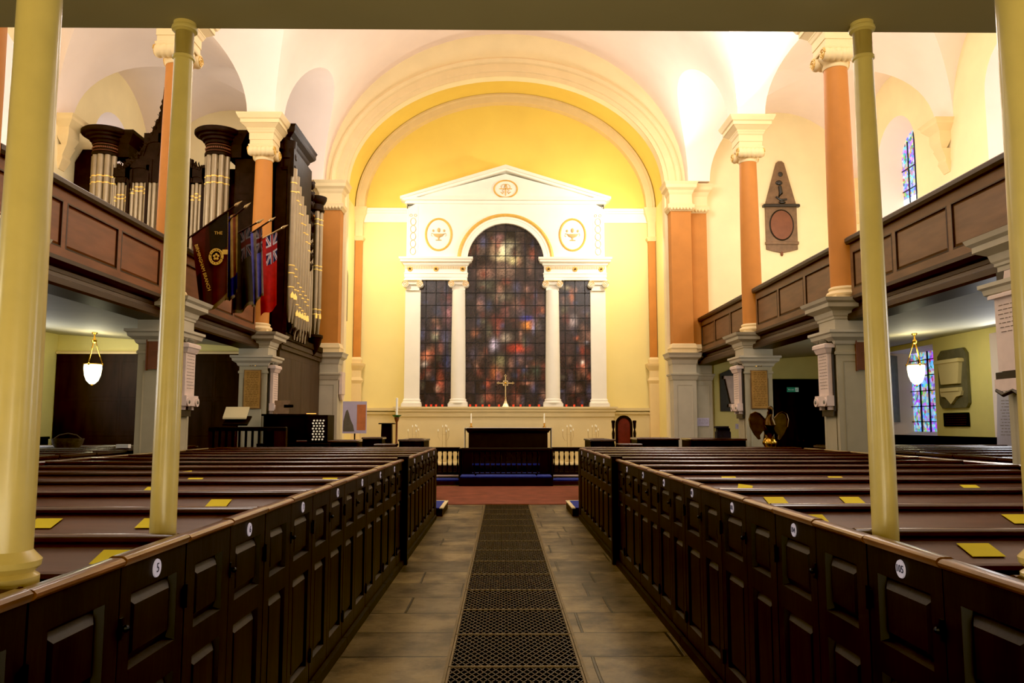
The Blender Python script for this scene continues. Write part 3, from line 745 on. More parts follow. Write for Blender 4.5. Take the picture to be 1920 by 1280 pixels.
def candle(x, y, z, h, r, label, group=None, stick=True):
    t = thing('altar_candlestick', label, 'candle', (x, y, z), 0, group)
    MB().lathe([(.06, 0), (.06, .015), (.02, .035), (.018, .06), (.03, .075), (.018, .09), (.02, .1), (.035, .115), (.035, .125)], n=16).build('candlestick', 'brass', t, 40)
    MB().lathe([(r, .12), (r, h), (r*.2, h+.005)], n=12).tube([(0, 0, h), (0, 0, h+.02)], .002, 5).build('candle', 'candle_wax', t, 40)
candle(-1.0, 23.3, 1.455, .4, .016, 'tall white candle in brass stick at the left end of the altar', 'altar candles')
candle(1.12, 23.3, 1.455, .4, .016, 'tall white candle in brass stick at the right end of the altar', 'altar candles')
# branched candle stands
def candelabrum(x, label, mir=1):
    t = thing('candelabrum', label, 'candle stand', (x, 23.9, .45 if abs(x) < 2.85 else .2), 0, 'branched candle stands by the altar')
    z = 0; fr = MB()
    fr.lathe([(.1, 0), (.1, .01), (.015, .03)], n=12)
    pts = {-.17: .88, -.04: 1.0, .05: 1.02, .085: 1.0, .14: .9, .07: .86}
    fr.tube([(-.04, 0, .02), (-.04, 0, 1.0)], .006, 6).tube([(.05, 0, .02), (.05, 0, 1.02)], .006, 6).tube([(.085, .02, .02), (.085, .02, 1.0)], .006, 6)
    fr.tube([(-.04, 0, .6), (-.12, 0, .64), (-.17, 0, .74), (-.17, 0, .88)], .006, 6).tube([(.05, 0, .6), (.12, 0, .66), (.15, 0, .76), (.14, 0, .9)], .006, 6).tube([(-.06, 0, .8), (.08, 0, .8)], .005, 6)
    for u, h in pts.items(): fr.lathe([(.018, h), (.022, h+.01), (.01, h+.012)], u*mir, 0, 10)
    fr.xf = None
    fr.v = [(vx*mir if False else vx, vy, vz) for vx, vy, vz in fr.v]
    fr.build('frame', 'silver', t, 40)
    for u, h in pts.items():
        MB().lathe([(.013, h+.01), (.013, h+.07), (.004, h+.075)], u*mir, 0, 10).build('candle', 'candle_wax', t, 40)
candelabrum(-2.72, 'slim silver branched candle stand, farthest left, half behind the dark stall')
candelabrum(-1.83, 'slim silver branched candle stand just left of the altar')
candelabrum(1.87, 'slim silver branched candle stand just right of the altar')
candelabrum(2.62, 'slim silver branched candle stand, farthest right, beside the red throne chair')
# crucifix on the sill
cx = thing('altar_cross', 'silver gilt cross with fleury ends standing on the sill below the window', 'cross', (0, 24.66, 2.08))
MB().lathe([(.14, 0), (.13, .02), (.12, .03), (.075, .1), (.05, .16), (.03, .22), (.028, .26), (.04, .28), (.02, .3)], n=8).build('foot', 'silver', cx)
cr_ = MB(); cr_.box(-.018, -.012, .28, .018, .012, .93).box(-.21, -.012, .71, .21, .012, .745)
for a, b in ((0, .95), (-.225, .728), (.225, .728)):
    for da, db in ((0, .028), (.028, 0), (-.028, 0), (0, -.02)): cr_.sphere(a+da, 0, b+db, .02, 8, 6)
for q in range(4):
    a = PI/4+q*PI/2
    cr_.tube([(math.cos(a)*.05, 0, .728+math.sin(a)*.05), (math.cos(a)*.1, 0, .728+math.sin(a)*.1)], .012, 6)
for j in range(20):
    a, b = 2*PI*j/20, 2*PI*(j+1)/20
    cr_.tube([(math.cos(a)*.085, 0, .728+math.sin(a)*.085), (math.cos(b)*.085, 0, .728+math.sin(b)*.085)], .008, 6)
cr_.build('cross', 'silver', cx, 40)
MB().sphere(0, -.015, .728, .035, 12, 8, sy=.5).build('boss', 'brass', cx, 40)
# votive lights
for i, x in enumerate([-2.42, -2.27, -2.12, -1.93, -1.08, -.9, -.7, -.5, -.2, .24, .46, .74, 1.02, 1.86, 2.1, 2.34]):
    t = MB().lathe([(.022, 0), (.03, .02), (.032, .07), (.028, .07), (.022, .03)], n=12).build('votive_light', 'votive_red', None, 40)
    t.location = (x, 24.5, 2.08)
    side = 'left light' if x < -1.8 else ('right light' if x > 1.8 else ('central light, left of the cross' if x < 0 else 'central light, right of the cross'))
    tag(t, 'small red votive light before the %s' % side, 'votive', 'red votives before the %s' % side)

# ------------------------------------------------------------------ east window and its surround
GY = 24.72
def blobs_color(x, z, bl, base):
    r, g, b = base
    for bx, bz, sx, sz, c, a in bl:
        w = a*math.exp(-(((x-bx)/sx)**2+((z-bz)/sz)**2)); w = min(w, 1)
        r += (c[0]-r)*w; g += (c[1]-g)*w; b += (c[2]-b)*w
    return r, g, b
def q2(u, v): return ((780+u/3.556-948.5)*.01665, 7.8-((410+v/3.556)-424)*.01697)
BL = []
for u, v, sx, sz, c, a in [
    (600, 100, 190, 60, (46, 40, 30), .9), (430, 210, 70, 60, (74, 60, 46), .9), (600, 215, 60, 50, (236, 226, 180), 1.2), (530, 225, 28, 55, (210, 170, 130), .9), (660, 285, 35, 30, (230, 220, 150), 1),
    (575, 265, 60, 25, (220, 205, 150), .8), (660, 210, 22, 22, (50, 40, 30), .9), (460, 270, 40, 40, (40, 32, 26), .9), (460, 370, 60, 40, (150, 110, 90), .8), (600, 350, 90, 60, (120, 96, 78), .8), (760, 300, 90, 90, (60, 52, 44), .9),
    (480, 450, 60, 40, (98, 96, 78), .8), (610, 460, 90, 26, (62, 44, 26), 1), (580, 530, 80, 40, (120, 110, 88), .8), (800, 520, 70, 90, (74, 44, 30), .7), (600, 620, 30, 60, (128, 74, 66), .8), (460, 620, 50, 40, (76, 64, 58), .7),
    (540, 700, 45, 50, (150, 62, 44), .8), (745, 715, 40, 32, (214, 130, 46), 1.2), (742, 672, 36, 14, (50, 60, 190), 1.3), (785, 720, 12, 40, (170, 170, 210), 1), (525, 850, 26, 40, (206, 190, 206), 1), (600, 800, 40, 30, (168, 150, 128), .8),
    (680, 870, 70, 30, (176, 56, 30), 1), (560, 950, 40, 40, (118, 112, 76), .9), (540, 1030, 36, 50, (190, 104, 52), .9), (690, 940, 50, 50, (92, 70, 76), .8), (735, 1095, 36, 10, (170, 110, 84), 1), (480, 1100, 20, 30, (150, 66, 42), 1), (480, 1185, 36, 26, (160, 84, 60), .9),
    (400, 770, 26, 26, (150, 90, 60), .8), (800, 1000, 30, 50, (70, 80, 62), .8), (845, 620, 14, 26, (170, 96, 60), .8), (560, 1190, 60, 40, (96, 50, 34), .7), (700, 620, 60, 50, (84, 66, 70), .6)]:
    x, z = q2(u, v); BL.append((x, z, sx/3.556*.0145, sz/3.556*.0148, srgb(*c)[:3], a))
BLL = []
for u, v, sx, sz, c, a in [(150, 620, 30, 40, (60, 66, 90), .8), (210, 540, 40, 50, (96, 40, 28), .8), (215, 640, 30, 90, (130, 84, 86), .9), (130, 690, 22, 22, (170, 120, 90), .9), (135, 735, 28, 16, (190, 130, 110), 1), (130, 780, 20, 40, (190, 186, 150), 1), (75, 920, 34, 32, (214, 126, 88), 1.2), (65, 970, 20, 20, (200, 180, 160), 1), (200, 800, 30, 60, (76, 74, 96), .9), (205, 960, 30, 80, (44, 52, 84), .9), (170, 870, 18, 40, (150, 90, 70), .8), (170, 1080, 26, 80, (160, 76, 52), .9), (150, 1130, 16, 20, (220, 160, 130), 1),
    (1040, 530, 18, 50, (206, 120, 70), 1), (1000, 470, 26, 16, (190, 170, 130), .9), (990, 620, 26, 40, (96, 92, 60), .7), (1000, 560, 36, 30, (96, 80, 76), .7), (1050, 690, 24, 34, (196, 176, 170), 1), (1070, 800, 16, 14, (210, 110, 70), 1), (1135, 830, 16, 10, (170, 170, 180), .9), (1110, 880, 20, 30, (160, 60, 36), 1), (1115, 990, 18, 40, (190, 110, 80), 1), (1000, 900, 40, 120, (70, 40, 38), .7), (1110, 960, 12, 12, (220, 210, 190), .9)]:
    x, z = q2(u, v); BLL.append((x, z, sx/3.556*.0145, sz/3.556*.0148, srgb(*c)[:3], a))
rnd = random.Random(3)
rb = random.Random(21)
for lst, xs, zz, n in ((BL, (-1.2, 1.2), (2.1, 7.4), 150), (BLL, (-2.65, -1.65), (2.1, 5.8), 50), (BLL, (1.65, 2.65), (2.1, 5.8), 50)):
    for _ in range(n):
        c = rb.choice([(120, 60, 44), (90, 40, 30), (70, 60, 70), (60, 64, 90), (130, 92, 74), (50, 36, 28), (28, 18, 16), (28, 18, 16), (84, 80, 60), (156, 110, 90)])
        lst.append((rb.uniform(*xs), rb.uniform(*zz), rb.uniform(.03, .12), rb.uniform(.04, .2), srgb(*c)[:3], rb.uniform(.5, .9)))
def pane_grid(x0, x1, z0, z1, arch, bl, idx, label):
    nx = max(8, int((x1-x0)/.035)); nz = int((z1-z0)/.035)
    me = bpy.data.meshes.new('window'); vs = []; fs = []; cols = []
    tint = {}
    base = srgb(40, 27, 24)[:3]
    ok = {}
    for j in range(nz+1):
        for i in range(nx+1):
            x = x0+(x1-x0)*i/nx; z = z0+(z1-z0)*j/nz
            if arch and z > 6.62 and math.hypot(x, z-6.62) > 1.235:
                d = math.hypot(x, z-6.62); x = x*1.235/d; z = 6.62+(z-6.62)*1.235/d
            pk = (int((x+9.3)/.31), int((z-2.1)/.392))
            if pk not in tint: tint[pk] = (rnd.uniform(.6, 1.35), rnd.uniform(-.006, .012))
            c = blobs_color(x, z, bl, base); t = tint[pk]
            n_ = .55+.9*rnd.random()
            cols.append((c[0]*t[0]*n_+max(0, t[1]), c[1]*t[0]*n_+max(0, t[1])*.7, c[2]*t[0]*n_+max(0, t[1])*.8, 1)); vs.append((x, GY, z))
    for j in range(nz):
        for i in range(nx):
            a = j*(nx+1)+i; fs.append((a, a+1, a+nx+2, a+nx+1))
    me.from_pydata(vs, [], fs); ca = me.color_attributes.new('Col', 'FLOAT_COLOR', 'POINT')
    for i, c in enumerate(cols): ca.data[i].color = c
    me.materials.append(M['painted_glass'])
    o = bpy.data.objects.new('window_%d' % idx, me); COL.objects.link(o)
    tag(o, label, None, None, 'structure')
    lb = MB(); k = 0
    x = -9.3
    while x < x1:
        if x > x0+.03:
            zt = z1 if not arch else 6.62+math.sqrt(max(0, 1.22**2-x*x))
            lb.box(x-.011, GY-.022, z0, x+.011, GY-.004, zt)
        x += .31
    z = 2.1+.392
    while z < z1-.04:
        hw = x1 if not arch or z < 6.62 else math.sqrt(max(0, 1.22**2-(z-6.62)**2))
        a, b = (x0, x1) if not arch else (-hw, hw)
        lb.box(a, GY-.02, z-.009, b, GY-.004, z+.009); z += .392
    lb.build('glazing_bars', 'lead_dark', o)
pane_grid(-1.24, 1.24, 2.08, 7.86, True, BL, 21, 'tall round-headed centre light of dark painted glass')
pane_grid(-2.7, -1.62, 2.08, 6.02, False, BLL, 22, 'narrow left side light of dark painted glass')
pane_grid(1.62, 2.7, 2.08, 6.02, False, BLL, 23, 'narrow right side light of dark painted glass')
FY = 24.62
su = thing('window_surround', 'white classical surround with pediment framing the painted east window', 'window surround', (0, 25, 0))
def S(): return MB(lambda x, y, z: (x, y-25, z))
# attic wall with arched opening
a = S(); op = arch_pts(1.2, 1.2, 6.62, 32); 
outp = []
for x, z in op:
    t = math.atan2(z-6.62, x); dx, dz = math.cos(t), math.sin(t); k = min(3.1/abs(dx) if abs(dx) > 1e-6 else 1e9, 1.86/dz if dz > 1e-6 else 1e9); outp.append((dx*k, 6.62+dz*k))
outp[0] = (-3.1, 6.62); outp[-1] = (3.1, 6.62)
a.rings([[(x, FY, z) for x, z in op], [(x, FY, z) for x, z in outp]], (False, False), closed=False)
a.rings([[(x, FY, z) for x, z in op], [(x, 24.9, z) for x, z in op]], (False, False), closed=False)
a.add([(-3.1, FY, 6.6), (-3.1, 25, 6.6), (-3.1, 25, 8.48), (-3.1, FY, 8.48)], [(0, 1, 2, 3)]); a.add([(3.1, FY, 6.6), (3.1, 25, 6.6), (3.1, 25, 8.48), (3.1, FY, 8.48)], [(0, 1, 2, 3)])
a.build('attic', 'white_paint', su)
ar = S(); rs = []
for i in range(41):
    t = PI*i/40
    rs.append([(-(1.2+o)*math.cos(t), y, 6.62+(1.2+o)*math.sin(t)) for o, y in ((0, FY), (0, FY-.03), (.13, FY-.035), (.14, FY-.05), (.2, FY-.05))]+[(-(1.4)*math.cos(t), FY, 6.62+1.4*math.sin(t))])
ar.rings(rs); ar.build('arch_moulding', 'white_paint', su, 25)
ar = S(); rs = []
for i in range(41):
    t = PI*i/40
    rs.append([(-(1.4+o)*math.cos(t), y, 6.62+(1.4+o)*math.sin(t)) for o, y in ((0, FY), (0, FY-.06), (.05, FY-.09), (.1, FY-.06), (.12, FY))])
ar.rings(rs); ar.build('gilded_arch_band', 'gilded', su, 25)
# pediment
p = S(); p.prism([(-3.0, 8.62), (3.0, 8.62), (0, 9.42)], FY, 25); p.build('tympanum', 'white_paint', su)
p = S(); p.box(-3.16, FY-.06, 8.44, 3.16, 25, 8.5).box(-3.22, FY-.14, 8.54, 3.22, 25, 8.62).box(-3.14, FY-.03, 8.5, 3.14, 25, 8.54); p.build('pediment_cornice', 'white_paint', su)
p = S()
for s in (-1, 1):
    p.prism([(s*3.3, 8.56), (s*3.3, 8.64), (0, 9.66), (0, 9.56)], FY-.2, 25); p.prism([(s*3.16, 8.52), (0, 9.5), (0, 9.6), (s*3.3, 8.58)], FY-.12, 25)
p.build('raking_cornice', 'white_paint', su)
# entablature blocks
for s in (-1, 1):
    x0, x1 = sorted((s*1.2, s*3.14))
    e = S(); e.rect(x0, FY-.02, x1, 25, [(0, 6.02), (0, 6.1), (.015, 6.1), (.015, 6.2), (.03, 6.22), (.03, 6.24), (0, 6.25), (0, 6.45), (.03, 6.48), (.05, 6.5), (.05, 6.53), (.13, 6.58), (.14, 6.63), (.17, 6.66), (.18, 6.72), (0, 6.725)])
    e.build('entablature', 'white_paint', su)
    f = S()
    n = 46
    for k in range(n):
        x = x0+.02+(x1-x0-.04)*k/n; f.box(x, FY-.03, 6.36, x+.02, FY-.02, 6.45)
    f.build('fluting', 'relief_tan', su)
    for x in (s*1.34, s*2.17, s*2.98):
        r = S()
        for j in range(8):
            r.sphere(x+.055*math.cos(j*PI/4), FY-.04, 6.36+.055*math.sin(j*PI/4), .028, 8, 6, sy=.5)
        r.build('rosette', 'gilded', su, 40); S().sphere(x, FY-.06, 6.36, .03, 8, 6).build('rosette_boss', 'incised_dark', su, 40)
    # columns and pilasters
    for x, rd in ((s*1.46, True), (s*2.88, False)):
        c = S()
        if rd: c.lathe([(.225, 2.32), (.225, 3.2), (.2, 5.6), (.195, 5.7)], x, FY+.05, 32)
        else: c.box(x-.235, FY, 2.32, x+.235, 24.95, 5.7)
        o = c.build('column', 'white_paint', su, 40)
        b = S(); b.box(x-.3, FY-.2, 2.08, x+.3, 24.95, 2.18)
        if rd: b.lathe([(.29, 2.18), (.3, 2.21), (.27, 2.24), (.25, 2.26), (.26, 2.29), (.25, 2.31), (.225, 2.33)], x, FY+.05, 32)
        else: b.rect(x-.235, FY, x+.235, 24.95, [(.05, 2.18), (.06, 2.21), (.02, 2.24), (.03, 2.29), (0, 2.33)])
        b.build('base', 'white_paint', o, 35)
        k = S(); k.box(x-.27, FY-.16, 5.97, x+.27, 24.95, 6.02).box(x-.24, FY-.12, 5.86, x+.24, 24.95, 5.97)
        k.box(x-.2, FY-.06, 5.68, x+.2, 24.9, 5.88)
        for d in (-1, 1): k.lathe([(.1, FY-.18), (.1, FY+.2)], x+d*.22, 5.87, 20, axis='y')
        kk = k.build('capital', 'white_paint', o, 40)
        v = S()
        for d in (-1, 1):
            pts = [(x+d*.22+d*(.1-.085*i/30)*math.cos(i/30*PI*4), FY-.185, 5.87+(.1-.085*i/30)*math.sin(i/30*PI*4)) for i in range(31)]
            v.tube(pts, .011, 5)
        v.tube([(x-.22, FY-.185, 5.965), (x+.22, FY-.185, 5.965)], .01, 5); v.build('volute', 'gilded', o, 40)
    # oval medallions with urns
    m = S(); X0, Z0 = s*2.1, 7.46
    rs = []
    for i in range(41):
        t = 2*PI*i/40
        rs.append([(X0+(.4+o)*math.cos(t), y, Z0+(.5+o)*math.sin(t)) for o, y in ((-.035, FY), (-.02, FY-.03), (0, FY-.04), (.02, FY-.03), (.035, FY))])
    m.rings(rs, (False, False)); m.build('oval_frame', 'gilded', su, 40)
    u = S()
    u.lathe([(.02, Z0-.1), (.12, Z0-.06), (.16, Z0-.01), (.17, Z0+.02), (.02, Z0+.03)], X0, FY-.01, 20, sy=.25).box(X0-.09, FY-.03, Z0-.19, X0+.09, FY, Z0-.17).box(X0-.02, FY-.03, Z0-.17, X0+.02, FY, Z0-.09)
    for d in (-1, 1): u.tube([(X0+d*.15, FY-.02, Z0+.02), (X0+d*.22, FY-.02, Z0+.04), (X0+d*.23, FY-.02, Z0-.03), (X0+d*.2, FY-.02, Z0-.06)], .008, 6).sphere(X0+d*.17, FY-.02, Z0+.12, .03, 8, 6, sy=.4, sz=1.5)
    u.sphere(X0, FY-.02, Z0+.14, .045, 10, 8, sy=.4, sz=1.6); u.build('urn_relief', 'relief_tan', su, 40)
    # guilloche strip
    gl = S()
    for k in range(5):
        zc = 6.93+k*.235
        if k == 4: zc = 6.93+4*.235
        pts = [(s*2.9+.085*math.cos(2*PI*i/20), FY-.012, zc+.115*math.sin(2*PI*i/20)) for i in range(21)]; gl.tube(pts, .009, 5)
    for d in (-.07, .07): gl.tube([(s*2.9+d+.04*math.cos(2*PI*i/12), FY-.012, 8.07+.04*math.sin(2*PI*i/12)) for i in range(13)], .008, 5)
    gl.build('guilloche', 'relief_tan', su, 40)
    fr = S()
    for xa in (s*2.9-.15, s*2.9+.15): fr.box(xa-.008, FY-.012, 6.76, xa+.008, FY, 8.36)
    fr.box(s*2.9-.15, FY-.012, 8.35, s*2.9+.15, FY, 8.36); fr.build('strip_border', 'white_paint', su)
m = S(); rs = []
for i in range(49):
    t = 2*PI*i/48
    rs.append([((.36+o)*math.cos(t), y, 8.93+(.27+o)*math.sin(t)) for o, y in ((-.02, FY), (-.01, FY-.03), (.01, FY-.04), (.03, FY))])
m.rings(rs, (False, False)); m.build('oval_frame', 'gilded', su, 40)
mm = S(); Y_ = FY-.012; Zc = 8.93
mm.box(-.2, Y_-.01, Zc-.01, .2, FY, Zc+.012).box(-.012, Y_-.01, Zc-.22, .012, FY, Zc+.16)
for d in (-1, 1):
    mm.tube([(d*.13, Y_, Zc+.0), (d*.14, Y_, Zc+.07), (d*.11, Y_, Zc+.13), (d*.05, Y_, Zc+.15), (0, Y_, Zc+.14)], .008, 6)
    mm.tube([(d*.02, Y_, Zc+.14), (d*.06, Y_, Zc-.01), (d*.11, Y_, Zc-.06), (d*.06, Y_, Zc-.09)], .008, 6)
    mm.tube([(d*.16, Y_, Zc-.1), (d*.1, Y_, Zc-.14), (d*.05, Y_, Zc-.1)], .009, 6); mm.sphere(d*.1, Y_, Zc-.15, .018, 8, 6, sy=.4)
mm.build('monogram', 'gilded', su, 40)

# ------------------------------------------------------------------ organ
og = thing('pipe_organ', 'great dark oak pipe organ with silvery pipes in the left gallery', 'organ', (-7.6, 17.5, 3.5))
OX, OY, OZ = -7.6, 17.5, 3.5
def O(): return MB(lambda x, y, z: (x-OX, y-OY, z-OZ))
O().box(-9.75, 17.62, 3.5, -5.62, 19.6, 6.9).box(-9.2, 17.7, 6.9, -5.9, 19.3, 7.3).build('case', 'organ_oak', og)
lp = O().prism([(-9.78, 3.5), (-9.3, 3.5), (-9.3, 7.75), (-9.62, 7.75), (-9.78, 7.45)], 17.72, 19.0); lp.build('side_panel', 'organ_oak', og)
sp = O().box(-6.12, 17.6, 3.5, -5.2, 17.75, 7.5)
sp.panel(-6.02, 6.7, -5.35, 7.2, 17.598, .03, .03); sp.panel(-6.02, 4.7, -5.35, 6.55, 17.598, .03, .03); sp.build('side_panel', 'organ_oak', og)
def tower(cx, label):
    o = O().lathe([(.3, 7.5), (.3, 7.56), (.27, 7.58), (.27, 7.76), (.3, 7.775), (.3, 7.83), (.35, 7.85), (.36, 7.9), (.42, 7.92), (.44, 7.955), (.51, 7.975), (.53, 8.0), (.53, 8.06), (.5, 8.09), (.3, 8.11)], cx, 17.55, 32).build('tower_cap', 'organ_oak', og, 30)
    b = O()
    for z in (7.6, 7.74):
        pts = [(cx+.278*math.cos(2*PI*i/32), 17.55+.278*math.sin(2*PI*i/32), z) for i in range(33)]; b.tube(pts, .008, 5)
    for k in range(22):
        a = PI+PI*k/21; b.sphere(cx+.275*math.cos(a), 17.55+.275*math.sin(a), 7.67, .022, 6, 5)
    b.build('carved_band', 'brown_frame', og, 40)
    O().rect(cx+.2, 17.5, cx+.52, 18.9, [(0, 7.5), (0, 7.8), (.1, 7.93), (.16, 8.0), (.16, 8.08), (0, 8.1)]).build('side_cornice', 'organ_oak', og)
    O().lathe([(.02, 3.5), (.3, 3.7), (.34, 3.78), (.3, 3.84)], cx, 17.55, 24).build('tower_foot', 'organ_oak', og, 30)
for cx in (-9.0, -6.48): tower(cx, '')
def pipe(x, y, z0, z1, r, rings=(.86, .82), mouth=.9, gold=True, face=(0, -1)):
    p = O().lathe([(r*.25, z0), (r*.98, z0+mouth*.6), (r, z0+mouth*.6+.01), (r, z1), (r*.8, z1)], x, y, 14).build('pipe', 'pipe_metal', og, 40)
    b = O()
    for q in rings:
        z = z0+(z1-z0)*q; b.lathe([(r+.002, z), (r+.006, z+.008), (r+.006, z+.022), (r+.002, z+.03)], x, y, 14)
    fx, fy = face
    zz = z0+mouth*.6
    b.prism([(-r*.5, zz-.02), (r*.5, zz-.02), (r*.42, zz+.1), (0, zz+.22), (-r*.42, zz+.1)], -.004, .004) if False else None
    if gold:
        tx, ty = -fy, fx
        cxp, cyp = x+fx*(r+.004), y+fy*(r+.004)
        b.rings([[(cxp-tx*r*.5, cyp-ty*r*.5, zz-.03), (cxp+tx*r*.5, cyp+ty*r*.5, zz-.03), (cxp+tx*r*.55, cyp+ty*r*.55, zz+.04), (cxp, cyp, zz+.12), (cxp-tx*r*.55, cyp-ty*r*.55, zz+.04)],
                 [(cxp-tx*r*.5-fx*r*.5, cyp-ty*r*.5-fy*r*.5, zz-.03), (cxp+tx*r*.5-fx*r*.5, cyp+ty*r*.5-fy*r*.5, zz-.03), (cxp+tx*r*.55-fx*r*.5, cyp+ty*r*.55-fy*r*.5, zz+.04), (cxp-fx*r*.5, cyp-fy*r*.5, zz+.12), (cxp-tx*r*.55-fx*r*.5, cyp-ty*r*.55-fy*r*.5, zz+.04)]])
    b.build('gilding', 'pipe_gold', p, 40)
for cx in (-9.0, -6.48):
    for k in range(5):
        a = PI+PI*(k+.5)/5; pipe(cx+.225*math.cos(a), 17.55+.225*math.sin(a), 3.8, 7.52, .068)
flats = [(-8.6, 6.95, 4, .042), (-8.2, 7.15, 4, .048), (-7.86, 7.75, 3, .052), (-7.6, 7.75, 2, .052), (-7.3, 7.15, 4, .048), (-6.92, 6.95, 3, .042)]
for x, zt, n, r in flats:
    for k in range(n): pipe(x+(k-(n-1)/2)*r*2.1, 17.5, 4.0, zt-.06*abs(k-(n-1)/2)-.02, r, (.9, .87))
# case front with arched bays, mullions and crest
cf = O()
for x in (-8.72-.06, -8.42, -8.0, -7.73, -7.47, -7.08, -6.76): cf.box(x-.03, 17.42, 3.9, x+.03, 17.62, 7.3)
for x, zt, n, r in flats:
    hw = n*r*1.1+.02
    cf.prism([(x-hw-.06, zt-.25)]+[(x-hw*math.cos(PI*i/10), zt-.02+.1*math.sin(PI*i/10)) for i in range(11)]+[(x+hw+.06, zt-.25), (x+hw+.06, zt+.28), (x-hw-.06, zt+.28)], 17.42, 17.5)
cf.build('mullions', 'organ_oak', og)
cs = O(); rg = random.Random(5)
top = lambda x: 7.05+1.35*max(0, 1-abs(x+7.74)/.95)**2.1
poly = [(-8.72, 6.9)]
for i in range(45):
    x = -8.7+i*(1.92/44); j = (.09 if i % 3 == 1 else -.02)+rg.uniform(-.02, .04); poly.append((x, top(x)+.18+j))
poly.append((-6.76, 6.9)); lo = []
cs.rings([[(x, 17.44, z) for x, z in poly], [(x, 17.52, z) for x, z in poly]])
for i in range(30):
    x = -8.62+i*.061; z = top(x)+.16; cs.sphere(x, 17.44, z, .05, 6, 5, sy=.8); cs.tube([(x, 17.46, z), (x+.03*(1 if x < -7.74 else -1), 17.44, z+.12), (x-.03, 17.46, z+.17)], [.022, .016, .004], 5)
cs.lathe([(.06, 8.4), (.09, 8.5), (.05, 8.56), (.08, 8.64), (.035, 8.72), (.05, 8.78), (.02, 8.85), (.004, 9.12)], -7.74, 17.48, 8)
cs.build('carved_crest', 'organ_oak', og, 40)
# nave-facing case
nc = O(); nc.box(-5.5, 17.6, 3.42, -4.95, 19.5, 7.55).box(-5.5, 19.5, 3.42, -4.98, 21.2, 6.9).box(-5.35, 17.65, 7.5, -5.02, 19.4, 8.0)
nc.build('case', 'organ_oak', og)
c = O(); c.rect(-5.4, 17.62, -4.95, 19.3, [(0, 7.72), (.03, 7.74), (.03, 7.9), (.06, 7.95), (.08, 8.0), (.17, 8.08), (.19, 8.12), (.19, 8.2), (.22, 8.26), (0, 8.28)]).build('cornice', 'organ_oak', og)
c = O().lathe([(.18, 7.25), (.2, 7.3), (.17, 7.34), (.17, 7.5), (.2, 7.53), (.21, 7.6), (.17, 7.7), (.19, 7.95)], -4.98, 17.75, 24).build('tower_cap', 'organ_oak', og, 30); c = O().lathe([(.2, 7.0), (.22, 7.05), (.19, 7.08), (.19, 7.2), (.22, 7.24), (.26, 7.32), (.27, 7.4), (.1, 7.42)], -4.93, 20.35, 24); c.build('tower_cap', 'organ_oak', og, 30)
c = O().lathe([(.02, 3.28), (.06, 3.32), (.14, 3.42), (.2, 3.6), (.22, 3.7), (.25, 3.74), (.25, 3.8), (.2, 3.82)], -4.93, 20.35, 24); c.build('tower_foot', 'organ_oak', og, 30)
for k in range(3):
    a = -PI*.5+PI*(k+.5)/3; pipe(-4.93+.13*math.cos(a), 20.35+.15*math.sin(a), 3.8, 7.0, .06, (.93, .89, .55, .52, .2, .16), .75, True, (.8, -.6))
for k in range(7):
    pipe(-4.84, 17.7+k*.24, 3.46 if k > 1 else 3.8, 7.35-.16*k if k else 7.3, .094 if k < 2 else .082, (.9-.012*k, .84-.012*k, .36, .31, .22), .95, True, (.8, -.6))
c = O()
for k in range(8): c.box(-4.93, 17.575+k*.24-.012, 3.6, -4.86, 17.575+k*.24+.012, 7.5)
for k in range(7):
    y = 17.7+k*.24; z = 7.3-.16*k
    c.prism([(y-.12, z-.2)]+[(y-.1*math.cos(PI*i/8), z+.08*math.sin(PI*i/8)) for i in range(9)]+[(y+.12, z-.2), (y+.12, 7.75), (y-.12, 7.75)], -4.9, -4.8, 'x')
c.build('mullions', 'organ_oak', og)
c = O()
for k in range(9):
    z = 5.4+k*.26; c.sphere(-4.86, 19.5+.05*math.sin(k), z, .08, 8, 6, sz=1.4); c.tube([(-4.86, 19.5, z), (-4.8, 19.6, z+.08), (-4.84, 19.56, z+.16)], [.03, .02, .005], 5)
c.build('carved_wing', 'organ_oak', og, 40)
c = O()
for y in (19.75, 19.97): c.lathe([(.02, 3.7), (.05, 4.0), (.05, 6.2 if y < 19.9 else 5.2), (.02, 6.25)], -4.92, y, 12)
c.build('pipe', 'pipe_metal', og, 40)
c = O(); c.prism([(17.55, 3.42), (17.55, 3.56), (21.2, 3.56), (21.2, 3.42)], -5.3, -4.86, 'x')
for k in range(6):
    y = 17.75+k*.3; c.tube([(-4.84, y, 3.56), (-4.8, y+.06, 3.7), (-4.84, y+.16, 3.78), (-4.86, y+.24, 3.62)], [.03, .03, .025, .01], 6)
c.build('carved_sill', 'organ_oak', og, 40)
sc = thing('organ_screen', 'dark panelled oak screen below the organ beside the far left pier', 'screen', (-4.98, 17.5, 0))
b = MB().box(-.2, .05, 0, 0, 3.9, 3.2).box(-.22, .0, 3.2, .05, 3.92, 3.3).box(-.22, 0, 3.3, .08, 3.92, 3.42); b.build('board', 'organ_panel', sc)
b = MB(lambda u, n, v: (-n, u, v))
for k in range(4):
    for z0, z1 in ((.15, 1.2), (1.3, 3.05)): b.panel(.12+k*.95, z0, .98+k*.95, z1, -.002, .03, .02)
b.build('panel', 'organ_panel', sc)
